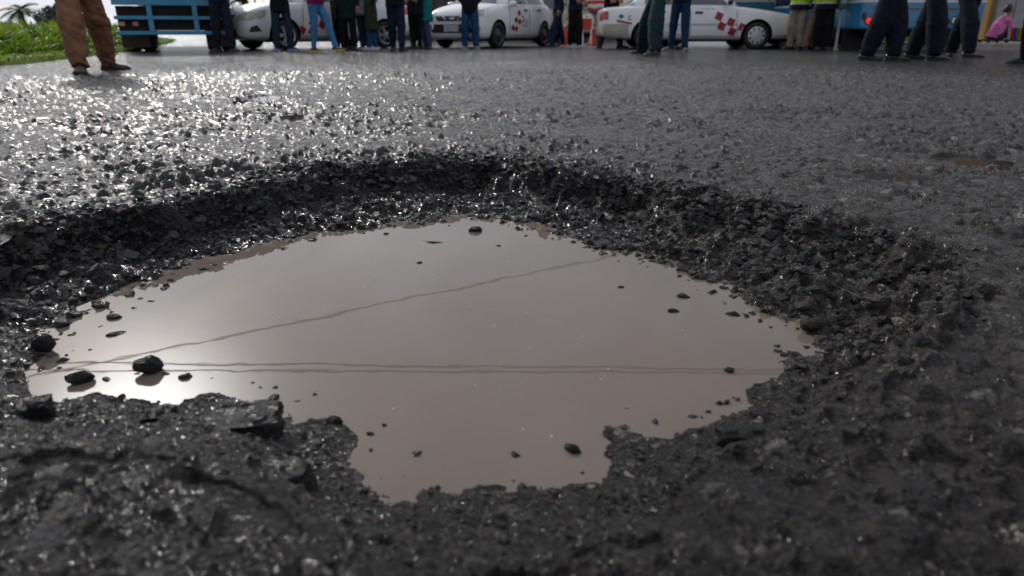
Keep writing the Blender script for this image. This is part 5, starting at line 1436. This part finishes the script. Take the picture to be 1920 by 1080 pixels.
# seated woman in pink with a striped cloth, right
def seated():
    x, y = at(1880, 17.2), 17.2
    root = empty('person', (x, y, 0)); tag(root, 'woman in pink shawl sitting with a striped cloth on her lap', 'person', 'bystanders at the far side of the road')
    bm = bmesh.new(); hipp = Vector((-.12, .05, .27)); sh = Vector((.02, .05, .67))
    tube(bm, [hipp, hipp.lerp(sh, .5), sh], [(.14, .13), (.15, .12), (.13, .09)], 14)
    for sy in (-1, 1):
        h = hipp + Vector((0, sy * .09, 0)); kn = h + Vector((.36, 0, .14)); an = kn + Vector((.08, 0, -.20))
        tube(bm, [h, kn, an], [.08, .055, .04], 10); tube(bm, [an, an + Vector((.15, 0, -.05))], [.04, .03], 8)
        s0 = sh + Vector((0, sy * .14, -.02)); el = s0 + Vector((.08, sy * .04, -.22)); w = el + Vector((.22, -sy * .08, .0))
        tube(bm, [s0, el, w], [.05, .042, .03], 9); hand(bm, w, Vector((1, 0, -.2)), 1, .6, sy)
    hd = Vector((.08, .05, .86))
    tube(bm, [sh, hd - Vector((0, 0, .06))], [.06, .05], 10); ball(bm, hd, (.085, .075, .105)); ball(bm, hd + Vector((.085, 0, -.01)), (.018, .012, .02))
    for sy in (-1, 1): ball(bm, hd + Vector((0, sy * .075, 0)), (.02, .012, .03))
    body = fuse('body', bm, SKIN2, root, .016, 1)
    bm = bmesh.new(); ball(bm, hd + Vector((-.035, 0, .025)), (.092, .088, .10)); ball(bm, hd + Vector((-.12, 0, -.02)), (.05, .05, .05)); fuse('hair', bm, HAIR, root, .016, 1)
    bm = bmesh.new()
    tube(bm, [hipp - Vector((.02, 0, .06)), hipp + Vector((0, 0, .04)), hipp.lerp(sh, .5), sh + Vector((0, 0, .03))], [(.20, .19), (.185, .17), (.19, .165), (.10, .10)], 16)
    for sy in (-1, 1):
        s0 = sh + Vector((0, sy * .13, -.03)); el = s0 + Vector((.08, sy * .05, -.22)); tube(bm, [s0, el, el + Vector((.18, -sy * .06, 0))], [.085, .075, .06], 9)
    fuse('shawl', bm, cloth('pink_shawl', (.55, .16, .36)), root, .016, 1, lambda co: .012 * mnoise.noise(co * 14))
    bm = bmesh.new(); tube(bm, [hipp + Vector((-.05, 0, -.04)), hipp + Vector((.36, 0, .10)), hipp + Vector((.43, 0, -.06))], [(.10, .22), (.09, .20), (.08, .22)], 14, True, (0, 0, 1))
    fuse('skirt', bm, cloth('dark_skirt', (.02, .03, .05)), root, .02, 1)
    cl = [(.45, .42, .38), (.42, .02, .03), (.03, .06, .35), (.16, .20, .03), (.5, .25, .03), (.45, .42, .40), (.42, .02, .03)]
    for i in range(7):
        x0 = -.02 + i * .07
        bm = bmesh.new(); z0 = .53 - .008 * i
        A = [bm.verts.new(p) for p in ((x0, -.24, .20), (x0 + .07, -.24, .20), (x0 + .07, -.19, z0 - .06), (x0, -.19, z0 - .05), (x0 + .07, .18, z0 - .04), (x0, .18, z0 - .03))]
        bm.faces.new((A[0], A[1], A[2], A[3])); bm.faces.new((A[3], A[2], A[4], A[5]))
        bmesh.ops.solidify(bm, geom=list(bm.faces), thickness=.008)
        bm_obj('cloth_stripe', bm, cloth('stripe_%d' % (i % 5), cl[i]), root)
    bn = empty('bench', (x, y, 0)); tag(bn, 'low dark bench under the woman in pink', 'bench')
    box_obj('seat', (-.42, .12, -.18, .26, .165, .195), cloth('bench_wood', (.05, .035, .025)), bn, .006)
    for sx in (-.36, .06):
        for sy in (-.12, .2): box_obj('leg', (sx - .025, sx + .025, sy - .025, sy + .025, .12, .164), cloth('bench_wood', (.05, .035, .025)), bn)
seated()

# ------------------------------------------------------------------ cones, canopy, pillar, meter
CONE = mat('cone_orange', (.62, .055, .02), .45, noise=.2, nscale=10); CONEW = mat('cone_white', (.6, .6, .58), .5)
def cone(px, py, h, label):
    x, y = un(px, py)
    root = empty('traffic_cone', (x, y, 0)); tag(root, label, 'traffic cone', 'traffic cones by the taxis')
    box_obj('base', (-.17, .17, -.17, .17, .004, .035), CONE, root, .01)
    bm = bmesh.new(); lathe(bm, [(.135, .035), (.125, .06), (.045, h - .08), (.042, h - .05)], 20); bm_obj('body', bm, CONE, root, True)
    bm = bmesh.new(); lathe(bm, [(.0455, h - .10), (.036, h - .01), (.028, h)], 18); bm_obj('collar', bm, CONEW, root, True)
cone(1059, 84.5, .56, 'slender orange cone with pale tip beside the man in black trousers')
cone(1111, 84.5, .50, 'orange cone left of the man in grey trousers')
# small orange and grey folding barrier behind the cones
fx, fy = at(1102, 21), 21.0
fbr = empty('barrier', (fx, fy, 0)); tag(fbr, 'small folding barrier with orange board behind the cone', 'barrier')
box_obj('board', (-.16, .10, -.02, .02, .42, .72), CONE, fbr, .01)
for sx in (-.15, .09):
    bm = bmesh.new(); bar(bm, (sx, -.02, .42), (sx, -.22, .0), .03); bar(bm, (sx, .02, .42), (sx, .22, .0), .03); bm_obj('leg', bm, ALLOY, fbr)
# striped market canopy
cn_ = empty('market_canopy', (at(1130, 28), 28, 0)); tag(cn_, 'red and white striped market canopy behind the man with the red hem', 'canopy')
CW, CR = cloth('canopy_white', (.62, .60, .56)), cloth('canopy_red', (.50, .06, .05))
for i in range(6):
    z0, z1 = 1.05 + i * .13, 1.05 + (i + 1) * .13
    bm = bmesh.new(); y0, y1 = -.9 + i * .25, -.9 + (i + 1) * .25
    A = [bm.verts.new(p) for p in ((-1.5, y0, z0), (1.5, y0, z0 + .05), (1.5, y1, z1 + .05), (-1.5, y1, z1))]
    bm.faces.new(A); bmesh.ops.solidify(bm, geom=list(bm.faces), thickness=.015)
    bm_obj('stripe', bm, CR if i % 2 == 0 else CW, cn_)
for sx in (-1.45, 1.45):
    for sy, hh in ((-.88, 1.07), (.55, 1.80)):
        bm = bmesh.new(); bar(bm, (sx, sy, -.02), (sx, sy, hh), .045, n=8); bm_obj('post', bm, ALLOY, cn_)
# orange painted pillar with concrete foot, and a grey meter post in front of it
ox, oy = at(1577, 15.6), 15.6
opl = empty('pillar', (ox, oy, 0)); tag(opl, 'orange painted pillar on a pale concrete foot beside the bus', 'pillar')
bm = bmesh.new(); lathe(bm, [(.16, .18), (.155, .3), (.15, 2.6)], 20); bm_obj('shaft', bm, mat('orange_paint', (.55, .10, .012), .5, noise=.3, nscale=4), opl, True)
bm = bmesh.new(); lathe(bm, [(.22, -.02), (.21, .12), (.17, .19)], 20); bm_obj('foot', bm, mat('pale_concrete', (.36, .31, .26), .85, noise=.3, nscale=12), opl, True)
gx, gy = at(1571, 14.9), 14.9
mt_ = empty('meter_post', (gx, gy, 0)); tag(mt_, 'grey post with a rounded pale green box on top before the orange pillar', 'post')
bm = bmesh.new(); lathe(bm, [(.075, -.01), (.07, .03), (.028, .05), (.028, .80)], 14); bm_obj('shaft', bm, POLEM, mt_, True)
hdm = bm_obj('box', (lambda b: (box(b, -.085, .085, -.07, .07, .80, 1.16, .04), b)[1])(bmesh.new()), mat('meter_case', (.06, .075, .08), .45), mt_)
box_obj('face', (-.055, .055, -.078, -.0705, .90, 1.12), mat('meter_face', (.20, .34, .31), .35), hdm)
# concrete kerb behind the vehicles on the right
box_obj('kerb', (7.0, 30, 15.2, 15.5, -.05, .13), mat('kerb_concrete', (.30, .27, .24), .85, noise=.3, nscale=3, bump=.4, bscale=20))['kind'] = 'structure'
box_obj('pavement', (7.0, 30, 15.5, 19.0, -.05, .125), mat('pavement_concrete', (.26, .25, .24), .85, noise=.3, nscale=2, bump=.4, bscale=15))['kind'] = 'structure'
# scraps of leaf on the road
for (px, py, s, c_, lb) in ((1498, 171, .030, (.18, .42, .02), 'bright green leaf scrap lying on the wet road'), (1522, 164, .018, (.10, .28, .03), 'small dark green leaf scrap beside the bright one'), (1457, 172, .014, (.22, .34, .03), 'tiny yellow green leaf scrap left of the bright one')):
    x, y = un(px, py); z = float(ground_at([x], [y])[0])
    bm = bmesh.new(); pts = [(-1, 0), (-.5, .4), (.2, .45), (1, 0), (.3, -.4), (-.5, -.35)]
    bm.faces.new([bm.verts.new((x + a * s, y + b * s * 1.6, z + .012 + .006 * (a * a))) for a, b in pts]); bmesh.ops.solidify(bm, geom=list(bm.faces), thickness=.0015)
    tag(bm_obj('leaf', bm, mat('leaf_scrap_%d' % int(s * 1000), c_, .5)), lb, 'leaf', 'leaf scraps on the road')
